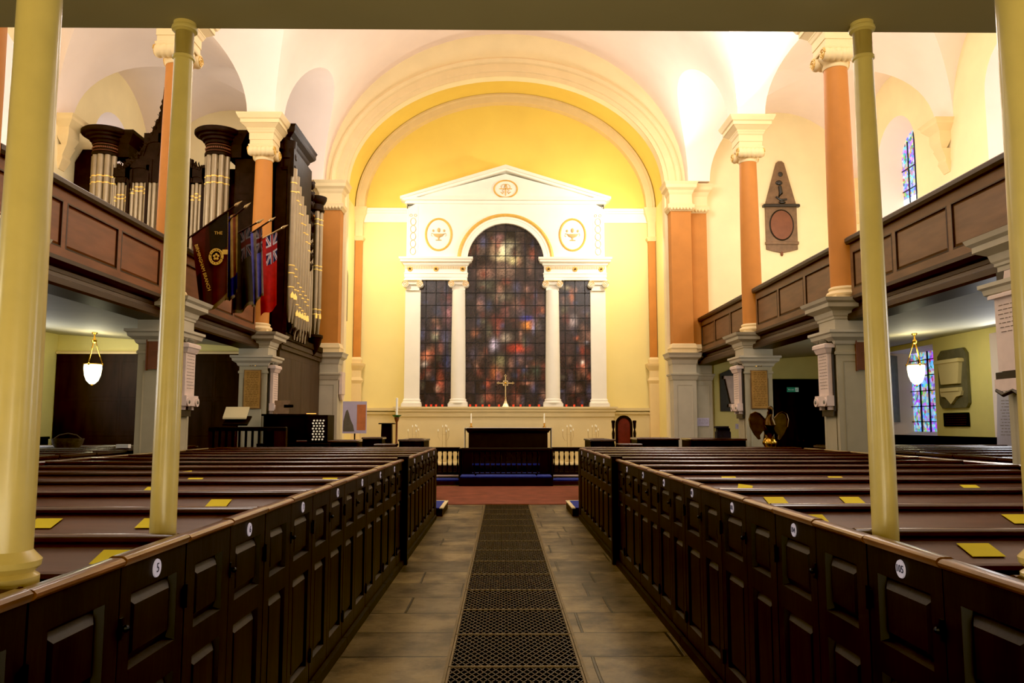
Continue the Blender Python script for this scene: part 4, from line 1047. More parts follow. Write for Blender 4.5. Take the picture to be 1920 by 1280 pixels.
# oak partition under the organ
pt = thing('vestry_partition', 'dark brown oak panelled partition behind the left aisle pews', 'partition', (0, 17.45, 0))
b = MB().box(-9.78, 0, 0, -5.65, .06, 3.07)
for i in range(6):
    for z0, z1 in ((.1, .8), (.88, 1.3), (1.38, 2.05), (2.13, 2.9)):
        b.panel(-9.72+i*.68, z0, -9.1+i*.68, z1, -.002, .02, .015)
b.build('board', 'oak_dark', pt); MB().bev(-9.78, -.05, 3.07, -5.65, .06, 3.13, .02).build('cornice', 'arch_cream', pt)
struct('wall_partition_upper', MB().box(-9.8, 17.5, 3.1, -5.6, 17.6, 3.7), 'aisle_wall')
bp_ = thing('glazed_plaque', 'shaped blue and white glazed plaque with cream edge on the oak partition', 'plaque', (-7.66, 17.38, 2.08))
pl = [(-.27, -.15), (-.27, .15), (-.2, .18), (-.15, .27), (.15, .27), (.2, .18), (.27, .15), (.27, -.15), (.2, -.18), (.15, -.27), (-.15, -.27), (-.2, -.18)]
MB().prism(pl, 0, .05).build('edge', 'arch_cream', bp_); MB().prism([(x*.84, z*.84) for x, z in pl], -.01, 0).build('panel', 'blue_plaque', bp_)

# ------------------------------------------------------------------ flags
def ujack(u, v):
    R, W, B_ = (150, 14, 26), (200, 196, 204), (14, 20, 70)
    x, y = u-.5, v-.5
    if abs(x) < .07 or abs(y) < .1: return R
    if abs(x) < .12 or abs(y) < .17: return W
    d = min(abs(x-y), abs(x+y))
    if d < .035: return R
    if d < .1: return W
    return B_
def flag(name, label, tl, tr, br, bl, Y, pole0, tip, fn, amp=.05, freq=3, ph=0, nu=60, nv=90, fringe=None, cat='flag'):
    t = thing(name, label, cat, (pole0[0], Y, pole0[1]), 0, 'flags on poles leaning out from the left gallery')
    ox, oz = pole0
    vs, cs_ = [], []
    for j in range(nv+1):
        v = j/nv
        for i in range(nu+1):
            u = i/nu
            x = (1-v)*((1-u)*tl[0]+u*tr[0])+v*((1-u)*bl[0]+u*br[0]); z = (1-v)*((1-u)*tl[1]+u*tr[1])+v*((1-u)*bl[1]+u*br[1])
            a = amp*(.25+.75*v); w = math.sin(u*freq*2*PI+ph+v*1.3); x += .25*a*math.cos(u*freq*2*PI+ph+v*2); y = a*w
            z += .03*v*math.sin(u*7+ph)
            c = fn(u, v); sh = 1
            vs.append((x-ox, y, z-oz)); cs_.append(srgb(*c))
    fs = [(j*(nu+1)+i, j*(nu+1)+i+1, (j+1)*(nu+1)+i+1, (j+1)*(nu+1)+i) for j in range(nv) for i in range(nu)]
    me = bpy.data.meshes.new('cloth'); me.from_pydata(vs, [], fs); ca = me.color_attributes.new('Col', 'FLOAT_COLOR', 'POINT')
    for i, c in enumerate(cs_): ca.data[i].color = c
    me.materials.append(M['flag_cloth']); me.shade_smooth()
    o = bpy.data.objects.new('cloth', me); COL.objects.link(o); o.parent = t
    MB().tube([(0, 0, 0), (tip[0]-ox, 0, tip[1]-oz)], .016, 8).build('pole', 'oak_dark' if name != 'red_ensign' else 'silver', t, 40)
    d = Vector((tip[0]-ox, 0, tip[1]-oz)).normalized(); e = Vector((tip[0]-ox, 0, tip[1]-oz))
    MB().tube([tuple(e), tuple(e+d*.03), tuple(e+d*.06), tuple(e+d*.15)], [.014, .03, .026, .003], 8).build('finial', 'silver', t, 40)
    return t, o
def f_banner(u, v):
    if v > .955 or u > .975 : return (120, 98, 52) if (int(u*60)+int(v*90)) % 2 else (88, 68, 36)
    d = v-.1-.55*u
    if u > .45 and v < .42: return (16, 12, 12)
    if u < .16 and v > .5: return (14, 10, 12)
    return (66, 8, 14) if math.sin(u*9+v*2) > -.3 else (46, 6, 10)
t, o = flag('standard_banner', 'large maroon and black banner with gold lettering and badge, first of the flags', (-5.26, 4.66), (-4.66, 5.1), (-4.62, 3.62), (-5.05, 3.3), 13.1, (-5.42, 4.54), (-4.56, 5.17), f_banner, .018, 2.2, .5)
ang = math.radians(90-17)
text('THE', .075, 'gold_text', t, (.62, -.04, .16), (PI/2, 0, 0), 'lettering', .001)
text('BIRMINGHAM BRANCH', .078, 'gold_text', t, (.385, -.045, -.42), (PI/2, math.radians(72), 0), 'lettering', .001)
b = MB(); cx0, cz0 = .6, -.24
for rr, th in ((.13, .012), (.1, .008)):
    b.tube([(cx0+rr*.85*math.cos(2*PI*i/28), -.045, cz0+rr*math.sin(2*PI*i/28)) for i in range(29)], th, 6)
for i in range(14): b.sphere(cx0+.115*.85*math.cos(2*PI*i/14), -.045, cz0+.115*math.sin(2*PI*i/14), .012, 6, 5)
for q in range(5): b.sphere(cx0+.035*math.cos(q*1.26+.3), -.045, cz0+.04*math.sin(q*1.26+.3), .022, 6, 5, sy=.4)
b.box(cx0+.1, -.05, cz0+.04, cx0+.19, -.045, cz0+.12)
b.build('badge', 'gold_text', t, 40)
def f_std(canton, field, fr=(120, 104, 60), cw=.6, ch=.4, right=True):
    def f(u, v):
        if v > .965: return fr if int(u*40) % 2 else (70, 56, 30)
        uu = 1-u if right else u
        if uu < cw and v < ch: return canton(uu/cw, v/ch)
        return field(u, v)
    return f
flag('blue_standard', 'narrow folded blue flag with union cross and gold fringe, second along the left gallery', (-4.98, 5.1), (-4.7, 5.22), (-4.66, 3.78), (-4.88, 3.62), 13.7, (-5.42, 4.6), (-4.6, 5.3), f_std(lambda a, b_: (120, 60, 40) if abs(a-.5) < .16 else (150, 120, 60), lambda u, v: (14, 20, 96), cw=.5, ch=.75), .045, 2.4, 1)
flag('olive_standard', 'dark olive flag with dim union canton and gold hem, third along the gallery', (-5.0, 4.97), (-4.68, 5.13), (-4.58, 3.68), (-4.92, 3.5), 14.3, (-5.42, 4.7), (-4.56, 5.19), f_std(lambda a, b_: tuple(int(c*.42) for c in ujack(a, b_)), lambda u, v: (36, 28, 12) if math.sin(u*8) > 0 else (24, 18, 8), cw=.55, ch=.38), .05, 1.6, 2)
flag('light_blue_standard', 'narrow violet blue and grey flag with small union canton, fourth along the left gallery', (-4.85, 5.14), (-4.62, 5.25), (-4.56, 3.95), (-4.76, 3.72), 14.85, (-5.42, 4.72), (-4.5, 5.36), f_std(lambda a, b_: tuple(int(c*.6) for c in ujack(a, b_)), lambda u, v: (90, 88, 170) if math.sin(u*10+1) > -.1 else (126, 112, 100), cw=.5, ch=.35), .05, 2.2, 3)
flag('red_ensign', 'bright red ensign with union canton, last flag beside the orange column', (-4.87, 5.1), (-4.5, 5.3), (-4.46, 3.82), (-4.77, 3.62), 15.4, (-5.42, 4.8), (-4.42, 5.36), lambda u, v: ujack((u-.42)/.58, v/.38) if u > .42 and v < .38 else (178, 18, 18), .035, 1.3, .5)

# ------------------------------------------------------------------ monuments and plaques
def lines(t, x0, x1, zs, y, m, th=.008, rnd_=None):
    b = MB(); r = random.Random(11)
    for z in zs:
        x = x0+r.uniform(0, .04)
        while x < x1-.02:
            w = r.uniform(.03, .09); b.box(x, y-.002, z, min(x+w, x1), y, z+th); x += w+.018
    b.build('inscription', m, t)
def wall_thing(name, label, cat, loc, normal, group=None):
    rz = {'-y': 0, '-x': -PI/2, '+x': PI/2}[normal]     # local -y is the outward face
    return thing(name, label, cat, loc, rz, group)
# pyramid monument on the east wall of the right gallery
t = wall_thing('wall_monument', 'brown grey obelisk shaped marble monument with oval tablet, high on the right gallery wall', 'monument', (7.7, 21.9, 6.3), '-y')
MB().prism([(-.43, 1.36), (.45, 1.36), (.14, 2.58), (.08, 2.63), (-.02, 2.63), (-.08, 2.58)], -.05, 0).build('obelisk', 'marble_brown', t)
MB().bev(-.5, -.14, 1.3, .52, 0, 1.38, .02).build('shelf', 'slate_black', t)
MB().box(-.43, -.06, .3, .45, 0, 1.3).bev(-.45, -.09, .24, .47, 0, .32).prism([(-.43, .1), (.45, .1), (.45, .24), (-.43, .24)], -.05, 0).prism([(-.43, .1), (-.2, .04), (0, 0), (.22, .04), (.45, .1)], -.05, 0).build('tablet', 'marble_brown', t)
MB().lathe([(.31, -.085), (.33, -.06), (.33, -.05)], .01, .8, 32, axis='y', sy=1.25).build('oval_inscription_panel', 'marble_white', t, 30) if False else None
b = MB(); b.rings([[(.01+.31*math.cos(2*PI*i/32), y, .79+.41*math.sin(2*PI*i/32)) for i in range(32)] for y in (-.06, -.075)]); b.build('oval_panel', 'brown_frame', t)
b = MB(); b.rings([[(.01+(.33+o)*math.cos(2*PI*i/32), y, .79+(.43+o)*math.sin(2*PI*i/32)) for i in range(32)] for o, y in ((-.02, -.06), (0, -.085), (.02, -.06))], (False, False)); b.build('oval_rim', 'slate_black', t, 40)
MB().sphere(.03, -.05, 2.25, .07, 10, 8, sy=.5).sphere(-.02, -.06, 2.0, .1, 10, 8, sy=.5, sz=.7).tube([(-.12, -.06, 1.6), (.0, -.08, 1.5), (.18, -.06, 1.53)], .03, 8).tube([(0, -.06, 1.9), (.02, -.07, 1.7), (-.06, -.06, 1.55)], [.05, .06, .03], 8).sphere(.05, -.06, 1.44, .1, 10, 6, sy=.6, sz=.5).build('relief', 'slate_black', t, 40)
MB().sphere(0, -.03, -.02, .04, 8, 6, sz=1.8).build('pendant', 'brown_frame', t, 40)
# cartouche monuments on the nave faces of the piers
def pier_mon(s, y, label, kind=0):
    t = wall_thing('pier_monument', label, 'monument', (s*(XC-.3), y, 1.75), '-x' if s > 0 else '+x')
    MB().box(-.24, -.04, .0, .24, 0, 1.15).build('backing', 'slate_black', t)
    MB().box(-.19, -.1, .22, .19, -.04, .98).build('tablet', 'marble_white', t)
    MB().bev(-.25, -.16, .98, .25, 0, 1.05, .02).rect(-.2, -.12, .2, -.04, [(0, .9), (.03, .98)]).build('cornice', 'marble_white', t)
    b = MB().box(-.24, -.15, .08, .24, -.04, .24)
    for x in (-.17, .17): b.lathe([(.07, -.17), (.07, -.04)], x, .14, 16, axis='y')
    b.box(-.2, -.1, .02, -.12, -.04, .08).box(.12, -.1, .02, .2, -.04, .08).build('apron', 'marble_white', t, 40)
    b = MB()
    for x in (-.17, .17):
        b.sphere(x, -.172, .14, .03, 8, 6, sy=.4)
    b.build('roundel', 'marble_grey', t, 40)
    MB().lathe([(.1, 1.05), (.12, 1.1), (.05, 1.16), (.02, 1.2)], 0, -.07, 12, sy=.5).tube([(-.2, -.07, 1.06), (-.12, -.07, 1.12), (0, -.07, 1.14)], .03, 6).build('finial', 'marble_grey', t, 40)
    lines(t, -.15, .15, [.9-.05*i for i in range(12)], -.101, 'incised', .006)
    MB().box(-.22, -.05, -.08, .22, 0, .0).build('corbel', 'slate_black', t)
pier_mon(-1, 12.5, 'pinkish white marble monument on the nave face of the middle left pier')
pier_mon(1, 12.5, 'pinkish white marble monument on the nave face of the middle right pier')
pier_mon(-1, 17.2, 'narrow white marble monument on the nave face of the far left pier')
pier_mon(1, 17.2, 'narrow white marble monument on the nave face of the far right pier')
t = wall_thing('pier_monument', 'large pale marble tablet with draped base on the pier at the right picture edge', 'monument', (5.05, 7.8, 1.8), '-x')
MB().box(-.27, -.05, .1, .27, 0, 1.3).build('backing', 'slate_black', t)
MB().box(-.25, -.1, .28, .25, -.05, 1.02).build('tablet', 'marble_white', t)
MB().bev(-.3, -.14, 1.02, .3, 0, 1.06, .01).build('cornice', 'marble_white', t)
MB().prism([(-.12, 1.06), (-.06, 1.28), (.06, 1.28), (.12, 1.06)], -.1, -.04).build('urn', 'marble_white', t)
MB().box(-.27, -.12, .2, .27, 0, .27).build('moulding', 'slate_black', t); MB().box(-.28, -.13, .08, .28, 0, .2).build('apron', 'marble_white', t)
MB().tube([(-.26, -.12, .09), (-.13, -.14, .04), (0, -.12, .08), (.13, -.14, .03), (.26, -.12, .09)], .022, 8).build('swag', 'slate_black', t, 40)
lines(t, -.2, .2, [.94-.045*i for i in range(7)], -.101, 'incised', .007)
for s in (-1, 1):
    t = wall_thing('memorial_plaque', 'framed brass plaque with small badge above, on the far %s pier' % SIDE[s], 'plaque', (s*XC, 16.91, 1.85), '-y')
    MB().box(-.18, -.03, .02, .18, 0, .84).build('frame', 'marble_brown', t)
    MB().box(-.165, -.04, .035, .165, -.03, .825).build('plate', 'brass_plaque', t)
    lines(t, -.14, .14, [.78-.036*i for i in range(20)], -.041, 'incised_dark', .008)
    b = MB().tube([(-.06, -.02, .92), (-.04, -.02, .97), (0, -.02, .93), (.04, -.02, .97), (.06, -.02, .92)], .014, 6); b.build('badge', 'brass', t, 40)
    t = wall_thing('hymn_board', 'plain brown wooden board hung high on the west face of the middle %s pier' % SIDE[s], 'board', (s*(XC+.02)+(.1), 12.2, 2.38) if s > 0 else (s*(XC)-.02, 12.2, 2.38), '-y')
    MB().box(-.12, -.03, 0, .12, 0, .6).build('board', 'brown_frame', t); MB().box(-.135, -.04, -.02, -.115, 0, .62).box(.115, -.04, -.02, .135, 0, .62).box(-.06, -.035, .28, .06, -.03, .29).build('frame', 'gallery_oak_red', t)
# monuments by the right aisle
t = wall_thing('wall_monument', 'white sarcophagus tablet on dark slanted slate behind the far right pier', 'monument', (6.35, 21.84, 1.9), '-y')
MB().prism([(-.5, 0), (.5, 0), (.5, 1.3), (.35, 1.38), (-.5, 1.02)], -.05, 0).build('slate', 'slate_black', t)
MB().prism([(-.22, .22), (.3, .22), (.4, .9), (-.36, .9)], -.12, -.05).bev(-.4, -.15, .88, .44, -.05, .96).bev(-.28, -.14, .12, .4, -.05, .2).build('sarcophagus', 'marble_white', t)
t = wall_thing('wall_monument', 'grey slate monument with cream sarcophagus and pointed apron on the right aisle wall', 'monument', (9.79, 17.35, 1.9), '-x')
MB().prism([(-.56, .1), (-.46, 0), (.46, 0), (.56, .1), (.56, 1.16), (.44, 1.28), (-.4, 1.28), (-.56, 1.16)], -.06, 0).build('slate', 'marble_grey', t)
MB().prism([(-.33, .52), (.33, .52), (.42, .98), (-.42, .98)], -.14, -.06).bev(-.48, -.2, .98, .48, -.06, 1.06, .02).build('sarcophagus', 'dado_cream', t)
MB().box(-.36, -.15, .36, .36, -.06, .44).prism([(-.42, .36), (.42, .36), (.38, .26), (.22, .24), (0, .08), (-.22, .24), (-.38, .26)], -.12, -.06).build('apron', 'dado_cream', t)
t = wall_thing('inscription_plaque', 'small black plaque with faint lettering under the slate monument on the right aisle wall', 'plaque', (9.79, 17.36, 1.5), '-x')
MB().bev(-.48, -.03, 0, .48, 0, .3).build('plate', 'oak_black', t); lines(t, -.42, .42, [.24-.05*i for i in range(5)], -.031, 'incised_dark', .012)
t = wall_thing('marble_relief', 'dark grey marble relief of draped figure in the window recess of the right aisle', 'relief', (10.03, 20.42, 1.6), '-x')
t.rotation_euler = (0, 0, -PI/2+math.radians(-52))
b = MB().box(-.3, -.03, 0, .3, 0, 1.7); b.build('slab', 'marble_grey', t)
b = MB(); r = random.Random(2)
for k in range(14): b.sphere(r.uniform(-.18, .18), -.05, .15+k*.11, r.uniform(.05, .1), 8, 6, sy=.5)
b.build('figure', 'marble_brown', t, 50)
# doors and exit sign
dd = thing('door_24', None, None, (8.0, 21.84, 0)); tag(dd, kind='structure', label='dark oak double door in the east wall of the right aisle')
MB().box(-.78, -.06, 0, .78, 0, 2.78).build('frame', 'oak_black', dd)
for s in (-1, 1):
    b = MB().box(min(0, s*.68), -.09, .02, max(0, s*.68), -.05, 2.66)
    for z0, z1 in ((.2, .95), (1.1, 1.9), (2.0, 2.55)): b.panel(min(s*.08, s*.6), z0, max(s*.08, s*.6), z1, -.091, .02, .015)
    l = b.build('door', 'oak_dark', dd); MB().sphere(s*.06, -.12, 1.1, .03, 8, 6).build('door_handle', 'brass_dark', l, 40)
ex = thing('exit_sign', 'small green fire exit sign with running figure above the dark double door', 'sign', (7.82, 21.73, 2.42))
MB().box(-.16, 0, 0, .16, .02, .13).build('plate', 'exit_green', ex)
text('Fire exit', .045, 'sign_white', ex, (-.05, -.002, .065), (PI/2, 0, 0), 'lettering', .001)
MB().box(.07, -.003, .01, .15, 0, .12).build('pictogram_panel', 'sign_white', ex)
MB().sphere(.115, -.005, .1, .011, 6, 5, sy=.3).tube([(.112, -.005, .09), (.105, -.005, .06), (.09, -.005, .04), (.085, -.005, .02)], .006, 5).tube([(.105, -.005, .06), (.12, -.005, .04), (.135, -.005, .03)], .006, 5).tube([(.09, -.005, .075), (.13, -.005, .075)], .005, 5).build('running_figure', 'exit_green', ex, 40)
# notices
def notice(x, y, z, w, h, label, nrm='-y', sag=0):
    t = wall_thing('paper_notice', label, 'notice', (x, y, z), nrm)
    MB().box(-w/2, -.006, 0, w/2, 0, h).build('sheet', 'paper_white', t); lines(t, -w/2+.02, w/2-.02, [h-.05-.035*i for i in range(int(h/.035)-2)], -.0062, 'incised', .006)
notice(5.33, 21.66, 1.5, .32, .22, 'white printed notice taped to the pedestal right of the chancel arch')
notice(6.35, 21.83, 1.42, .2, .14, 'small white notice on the yellow wall below the dark slanted monument')
t = wall_thing('display_board', 'tall white display board with printed sheets at the right aisle window', 'board', (9.62, 15.2, 1.2), '-x')
t.rotation_euler = (math.radians(-6), 0, -PI/2+.5)
MB().box(-.3, -.02, -.1, .3, 0, .95).box(-.28, 0, -1.2, -.25, .02, .9).box(.25, 0, -1.2, .28, .02, .9).build('board', 'paper_white', t)
lines(t, -.24, .24, [.8-.06*i for i in range(12)], -.021, 'incised', .008)

# ------------------------------------------------------------------ pendant lamps
def pendant(s, y, label):
    x = s*8.35; zt = 3.42
    t = thing('pendant_lamp', label, 'lamp', (x, y, 2.4), 0, 'glass bowl pendant lamps under the galleries')
    MB().lathe([(.05, 1.0), (.06, .985), (.03, .96), (.012, .95)], n=16).lathe([(.02, .78), (.045, .8), (.05, .84), (.02, .88), (.012, .95)], n=16).build('ceiling_rose', 'brass', t, 40)
    for k in range(3):
        a = 2*PI*k/3+.5
        MB().tube([(.03*math.cos(a), .03*math.sin(a), .8), (.165*math.cos(a), .165*math.sin(a), .37)], .008, 6).build('chain', 'brass', t, 40)
        MB().sphere(.17*math.cos(a), .17*math.sin(a), .35, .025, 8, 6).build('rim_hook', 'brass', t, 40)
    MB().lathe([(.16, .35), (.165, .33), (.166, .26), (.15, .13), (.11, .02), (.05, -.04), (.03, -.05)], n=28).build('glass_bowl', 'lamp_glass', t, 50)
    MB().lathe([(.172, .345), (.18, .35), (.172, .365), (.16, .36)], n=28).lathe([(.005, -.09), (.025, -.07), (.015, -.055), (.04, -.045)], n=12).build('brass_rim', 'brass', t, 40)
    l = bpy.data.lights.new('pendant_light', 'POINT'); l.energy = 26; l.color = (1, .92, .6); l.shadow_soft_size = .2
    o = bpy.data.objects.new('pendant_light', l); o.location = (x, y, 3.0); COL.objects.link(o)
for s in (-1, 1): pendant(s, 16.2, 'lit glass bowl lamp hanging on three brass chains under the %s gallery' % SIDE[s])

# ------------------------------------------------------------------ crossing furniture
def stall(x0, x1, y0, y1, h, label, back=True):
    t = thing('choir_stall', label, 'stall', ((x0+x1)/2, (y0+y1)/2, 0)); w, d = (x1-x0)/2, (y1-y0)/2
    MB().box(-w, -d, 0, w, -d+.04, h-.04).box(-w, d-.04, 0, w, d, h-.04).box(-w, -d, 0, -w+.04, d, h-.04).box(w-.04, -d, 0, w, d, h-.04).build('frame', 'oak_black', t)
    MB().bev(-w-.02, -d-.02, h-.04, w+.02, -d+.07, h, .012).bev(-w-.02, d-.07, h-.04, w+.02, d+.02, h, .012).bev(-w-.02, -d+.07, h-.04, -w+.07, d-.07, h, .012).bev(w-.07, -d+.07, h-.04, w+.02, d-.07, h, .012).build('capping', 'oak_rail', t)
    b = MB(); n = max(1, int(w*2/.45))
    for k in range(n): b.panel(-w+.05+k*(2*w-.05)/n, .2, -w+(k+1)*(2*w-.05)/n, h-.12, -d-.002, .02, .015)
    b.build('panel', 'oak_black', t); MB().box(-w+.04, -d+.3, .42, w-.04, d-.1, .46).build('seat', 'oak_black', t)
stall(-2.15, -1.66, 16.1, 17.3, 1.25, 'small dark choir stall left of the aisle end, below the candle stands')
stall(-2.55, -2.17, 15.6, 16.0, 1.17, 'low dark desk joining the left choir stall')
stall(-3.0, -2.6, 16.8, 17.3, 1.28, 'square dark stall box below the paschal candle')
stall(-4.3, -3.1, 16.6, 17.4, 1.22, 'long dark stall left of the square stall box')
stall(1.68, 2.15, 16.1, 17.3, 1.25, 'small dark choir stall right of the aisle end')
stall(2.2, 2.62, 15.7, 16.1, 1.17, 'low dark desk joining the right choir stall')
stall(2.7, 3.55, 16.6, 17.4, 1.27, 'dark stall in front of the red throne chair')
stall(3.75, 4.85, 16.3, 17.2, 1.26, 'long dark stall near the grey pedestal on the right')
# dark lectern stand
t = thing('black_lectern', 'plain black lectern with flat top, left of the green paschal candle', 'lectern', (-3.1, 21.0, .1))
MB().rings([[(-.16, -.12, .0), (.16, -.12, 0), (.16, .12, 0), (-.16, .12, 0)], [(-.13, -.1, 1.45), (.13, -.1, 1.45), (.13, .1, 1.45), (-.13, .1, 1.45)]]).build('body', 'oak_black', t); MB().bev(-.2, -.16, 1.45, .2, .16, 1.48, .01).build('top', 'oak_black', t)
t = thing('paschal_candle', 'tall white candle in a green drip pan on a dark turned stand', 'candle', (-2.98, 22.0, .2))
MB().lathe([(.16, 0), (.16, .04), (.06, .1), (.03, .16), (.03, .75), (.05, .78), (.05, .82), (.028, .86), (.028, 1.4), (.05, 1.45), (.07, 1.52), (.06, 1.55)], n=20).build('stand', 'brown_frame', t, 40)
MB().lathe([(.05, 1.53), (.11, 1.57), (.13, 1.6), (.12, 1.6), (.04, 1.57)], n=20).build('drip_pan', 'green_enamel', t, 40)
MB().lathe([(.032, 1.57), (.03, 2.06), (.008, 2.07)], n=16).build('candle', 'candle_wax', t, 40)
# throne
t = thing('throne_chair', 'red leather throne chair with arched dark carved back, right of the altar', 'chair', (3.33, 22.6, .2))
b = MB(); A = arch_pts(.24, .26, 1.34, 20); B2 = arch_pts(.17, .2, 1.32, 20)
A = [(-.24, .5)]+A+[(.24, .5)]; B2 = [(-.17, .55)]+B2+[(.17, .55)]
b.rings([[(x, 0, z) for x, z in A], [(x, .06, z) for x, z in A], [(x, .06, z) for x, z in B2], [(x, 0, z) for x, z in B2]], (False, False)); b.add([(x, 0, z) for x, z in A]+[(x, 0, z) for x, z in B2], [(i, i+1, i+1+len(A), i+len(A)) for i in range(len(A)-1)]); b.build('back_frame', 'oak_black', t)
MB().prism(B2, .015, .05).build('back_cushion', 'leather_red', t)
for s in (-1, 1):
    MB().lathe([(.03, 0), (.035, .4), (.02, .5), (.04, .6), (.045, .75), (.02, .85), (.035, .95), (.045, 1.1), (.02, 1.2), (.04, 1.26), (.045, 1.38), (.055, 1.4), (.055, 1.45), (.02, 1.46)], s*.3, .03, 14).build('leg', 'oak_black', t, 40)
    MB().box(s*.3-.03, -.45, .68, s*.3+.03, .0, .73).lathe([(.03, 0), (.035, .3), (.02, .5), (.03, .68)], s*.3, -.42, 12).build('arm', 'oak_black', t, 40)
MB().box(-.28, -.45, .38, .28, 0, .44).build('seat', 'oak_black', t); MB().bev(-.26, -.44, .44, .26, 0, .5, .02).build('seat_cushion', 'leather_red', t)
# eagle lectern
t = thing('eagle_lectern', 'dark brass eagle lectern with spread wings on a gleaming orb', 'lectern', (4.97, 15.2, .0))
MB().lathe([(.3, 0), (.3, .05), (.12, .14), (.08, .2), (.07, .8), (.1, .85), (.07, .9), (.06, 1.02), (.1, 1.06), (.05, 1.08)], n=24).build('stem', 'brass_dark', t, 40)
MB().sphere(0, 0, 1.2, .12, 20, 14).lathe([(.13, 1.17), (.135, 1.2), (.13, 1.23)], n=24).build('orb', 'brass', t, 40)
b = MB(); b.tube([(0, .05, 1.3), (0, .0, 1.42), (0, -.05, 1.55), (0, -.04, 1.66), (0, -.06, 1.76), (0, -.12, 1.83)], [.06, .11, .12, .08, .055, .04], 14).sphere(0, -.1, 1.84, .055, 12, 8, sy=1.2)
b.tube([(0, -.14, 1.85), (0, -.2, 1.83), (0, -.22, 1.79)], [.03, .02, .004], 8).tube([(-.05, .02, 1.36), (-.06, -.04, 1.27)], [.04, .025], 8).tube([(.05, .02, 1.36), (.06, -.04, 1.27)], [.04, .025], 8)
b.build('eagle_body', 'brass_dark', t, 50)
for s in (-1, 1):
    pl = [(.04, 1.58), (.1, 1.66), (.18, 1.75), (.26, 1.78), (.34, 1.74), (.37, 1.64), (.35, 1.5), (.28, 1.36), (.2, 1.26), (.17, 1.27), (.18, 1.34), (.12, 1.42), (.06, 1.46)]
    w = MB(); w.rings([[(s*x, y+.12*x, z) for x, z in pl] for y in (-.02, .03)]); w.tube([(s*x, -.03+.12*x, z) for x, z in pl[:7]], .014, 6); w.build('wing', 'brass_dark', t, 30)
MB().prism([(-.09, 1.2), (.09, 1.2), (.05, 1.42), (-.05, 1.42)], .1, .14).build('tail', 'brass_dark', t)
# organ console
t = thing('organ_console', 'black organ console with rows of white stop knobs on its side jamb', 'organ console', (-4.4, 16.9, 0))
MB().box(-.62, -.25, 0, .3, .45, 1.72).box(-.66, -.28, 1.72, .34, .5, 1.76).build('body', 'oak_black', t)
jb = MB(); jb.prism([(-.05, 1.1), (.24, 1.1), (.24, 1.74), (.05, 1.8), (-.05, 1.76)], -.5, -.25) if False else None
jb = MB().box(.3, -.32, .9, .72, .3, 1.74); jb.box(-.66, -.55, 0, .8, -.3, 1.16); jb.build('stop_jamb', 'oak_black', t)
for i in range(8):
    for j in range(4): MB().lathe([(.018, -.345), (.018, -.32)], .42+j*.065+(.02 if i % 2 else 0), 1.24+i*.055, 8, axis='y').build('stop_knob', 'stop_knob', t, 40)
MB().lathe([(.006, 1.76), (.006, 1.98)], -.2, .1, 6).box(-.3, .08, 1.9, -.1, .14, 1.96).build('reading_lamp', 'black_iron', t)
o = MB().box(-.09, -.05, 0, .09, .05, .012).build('glowing_lamp_strip', 'warm_glow', None); o.location = (-4.1, 16.9, 1.765); tag(o, 'small orange glowing reading light on top of the organ console', 'light')
o = MB().rings([[(-.16, 0, 0), (.16, 0, 0), (.16, .02, 0), (-.16, .02, 0)], [(-.16, .08, .28), (.16, .08, .28), (.16, .1, .28), (-.16, .1, .28)]]).build('sheet_music', 'marble_brown', None); o.location = (-4.75, 16.95, 1.77); tag(o, 'sheet music propped on the left end of the organ console', 'music')
MB().box(0, 0, 0, .01, .01, .01)
# banner stand
t = thing('banner_poster', 'upright poster with blue grey sketch and orange text column, left of the chancel', 'poster', (-3.78, 20.2, 1.32))
MB().box(-.32, 0, 0, .28, .02, .8).build('sheet', 'paper_white', t); MB().box(.04, -.004, .08, .26, 0, .72).build('text_column', 'orange_print', t)
b = MB().prism([(-.3, .05), (-.02, .05), (-.05, .2), (-.12, .35), (-.16, .5), (-.2, .6), (-.24, .55), (-.3, .3)], -.004, 0); b.build('sketch', 'marble_grey', t)
MB().box(-.03, .02, -1.3, .0, .05, .7).box(-.2, .02, -1.3, .18, .3, -1.27).build('stand', 'black_iron', t)
# reading desk with book and gallery rail in front
t = thing('book_lectern', 'small lectern holding an open book, before the far left pier', 'lectern', (-5.27, 15.75, 0))
MB().lathe([(.18, 0), (.16, .04), (.025, .08), (.022, 1.5), (.04, 1.55)], n=16).build('stem', 'brass', t, 40)
b = MB(); b.rings([[(-.24, -.12, 1.52), (.24, -.12, 1.52), (.24, -.12, 1.55), (-.24, -.12, 1.55)], [(-.24, .16, 1.68), (.24, .16, 1.68), (.24, .16, 1.71), (-.24, .16, 1.71)]]); b.build('desk', 'oak_black', t)
b = MB(); b.rings([[(-.26, -.06, 1.59), (.2, -.06, 1.59), (.2, -.06, 1.62), (-.26, -.06, 1.62)], [(-.26, .12, 1.8), (.2, .12, 1.8), (.2, .12, 1.83), (-.26, .12, 1.83)]])
o = b.build('open_book', 'dado_cream', None); o.location = (-5.27, 15.75, .06); tag(o, 'open cream paged book resting on the small lectern by the far left pier', 'book')
t = thing('reading_desk_rail', 'dark slatted rail of the reading desk before the far left pier', 'rail', (-4.95, 15.5, 0))
MB().bev(-.75, -.06, 1.42, .72, .06, 1.5, .015).box(-.75, -.04, .9, .55, .04, .98).build('top_rail', 'oak_black', t)
for k in range(10): MB().box(-.7+k*.125, -.015, .95, -.66+k*.125, .015, 1.44).build('slat', 'oak_black', t)
MB().box(.5, -.06, 0, .72, .06, 1.42).box(-.75, -.05, 0, -.68, .05, 1.42).box(-.75, -.03, 0, .5, .03, .9).build('post', 'oak_dark', t)
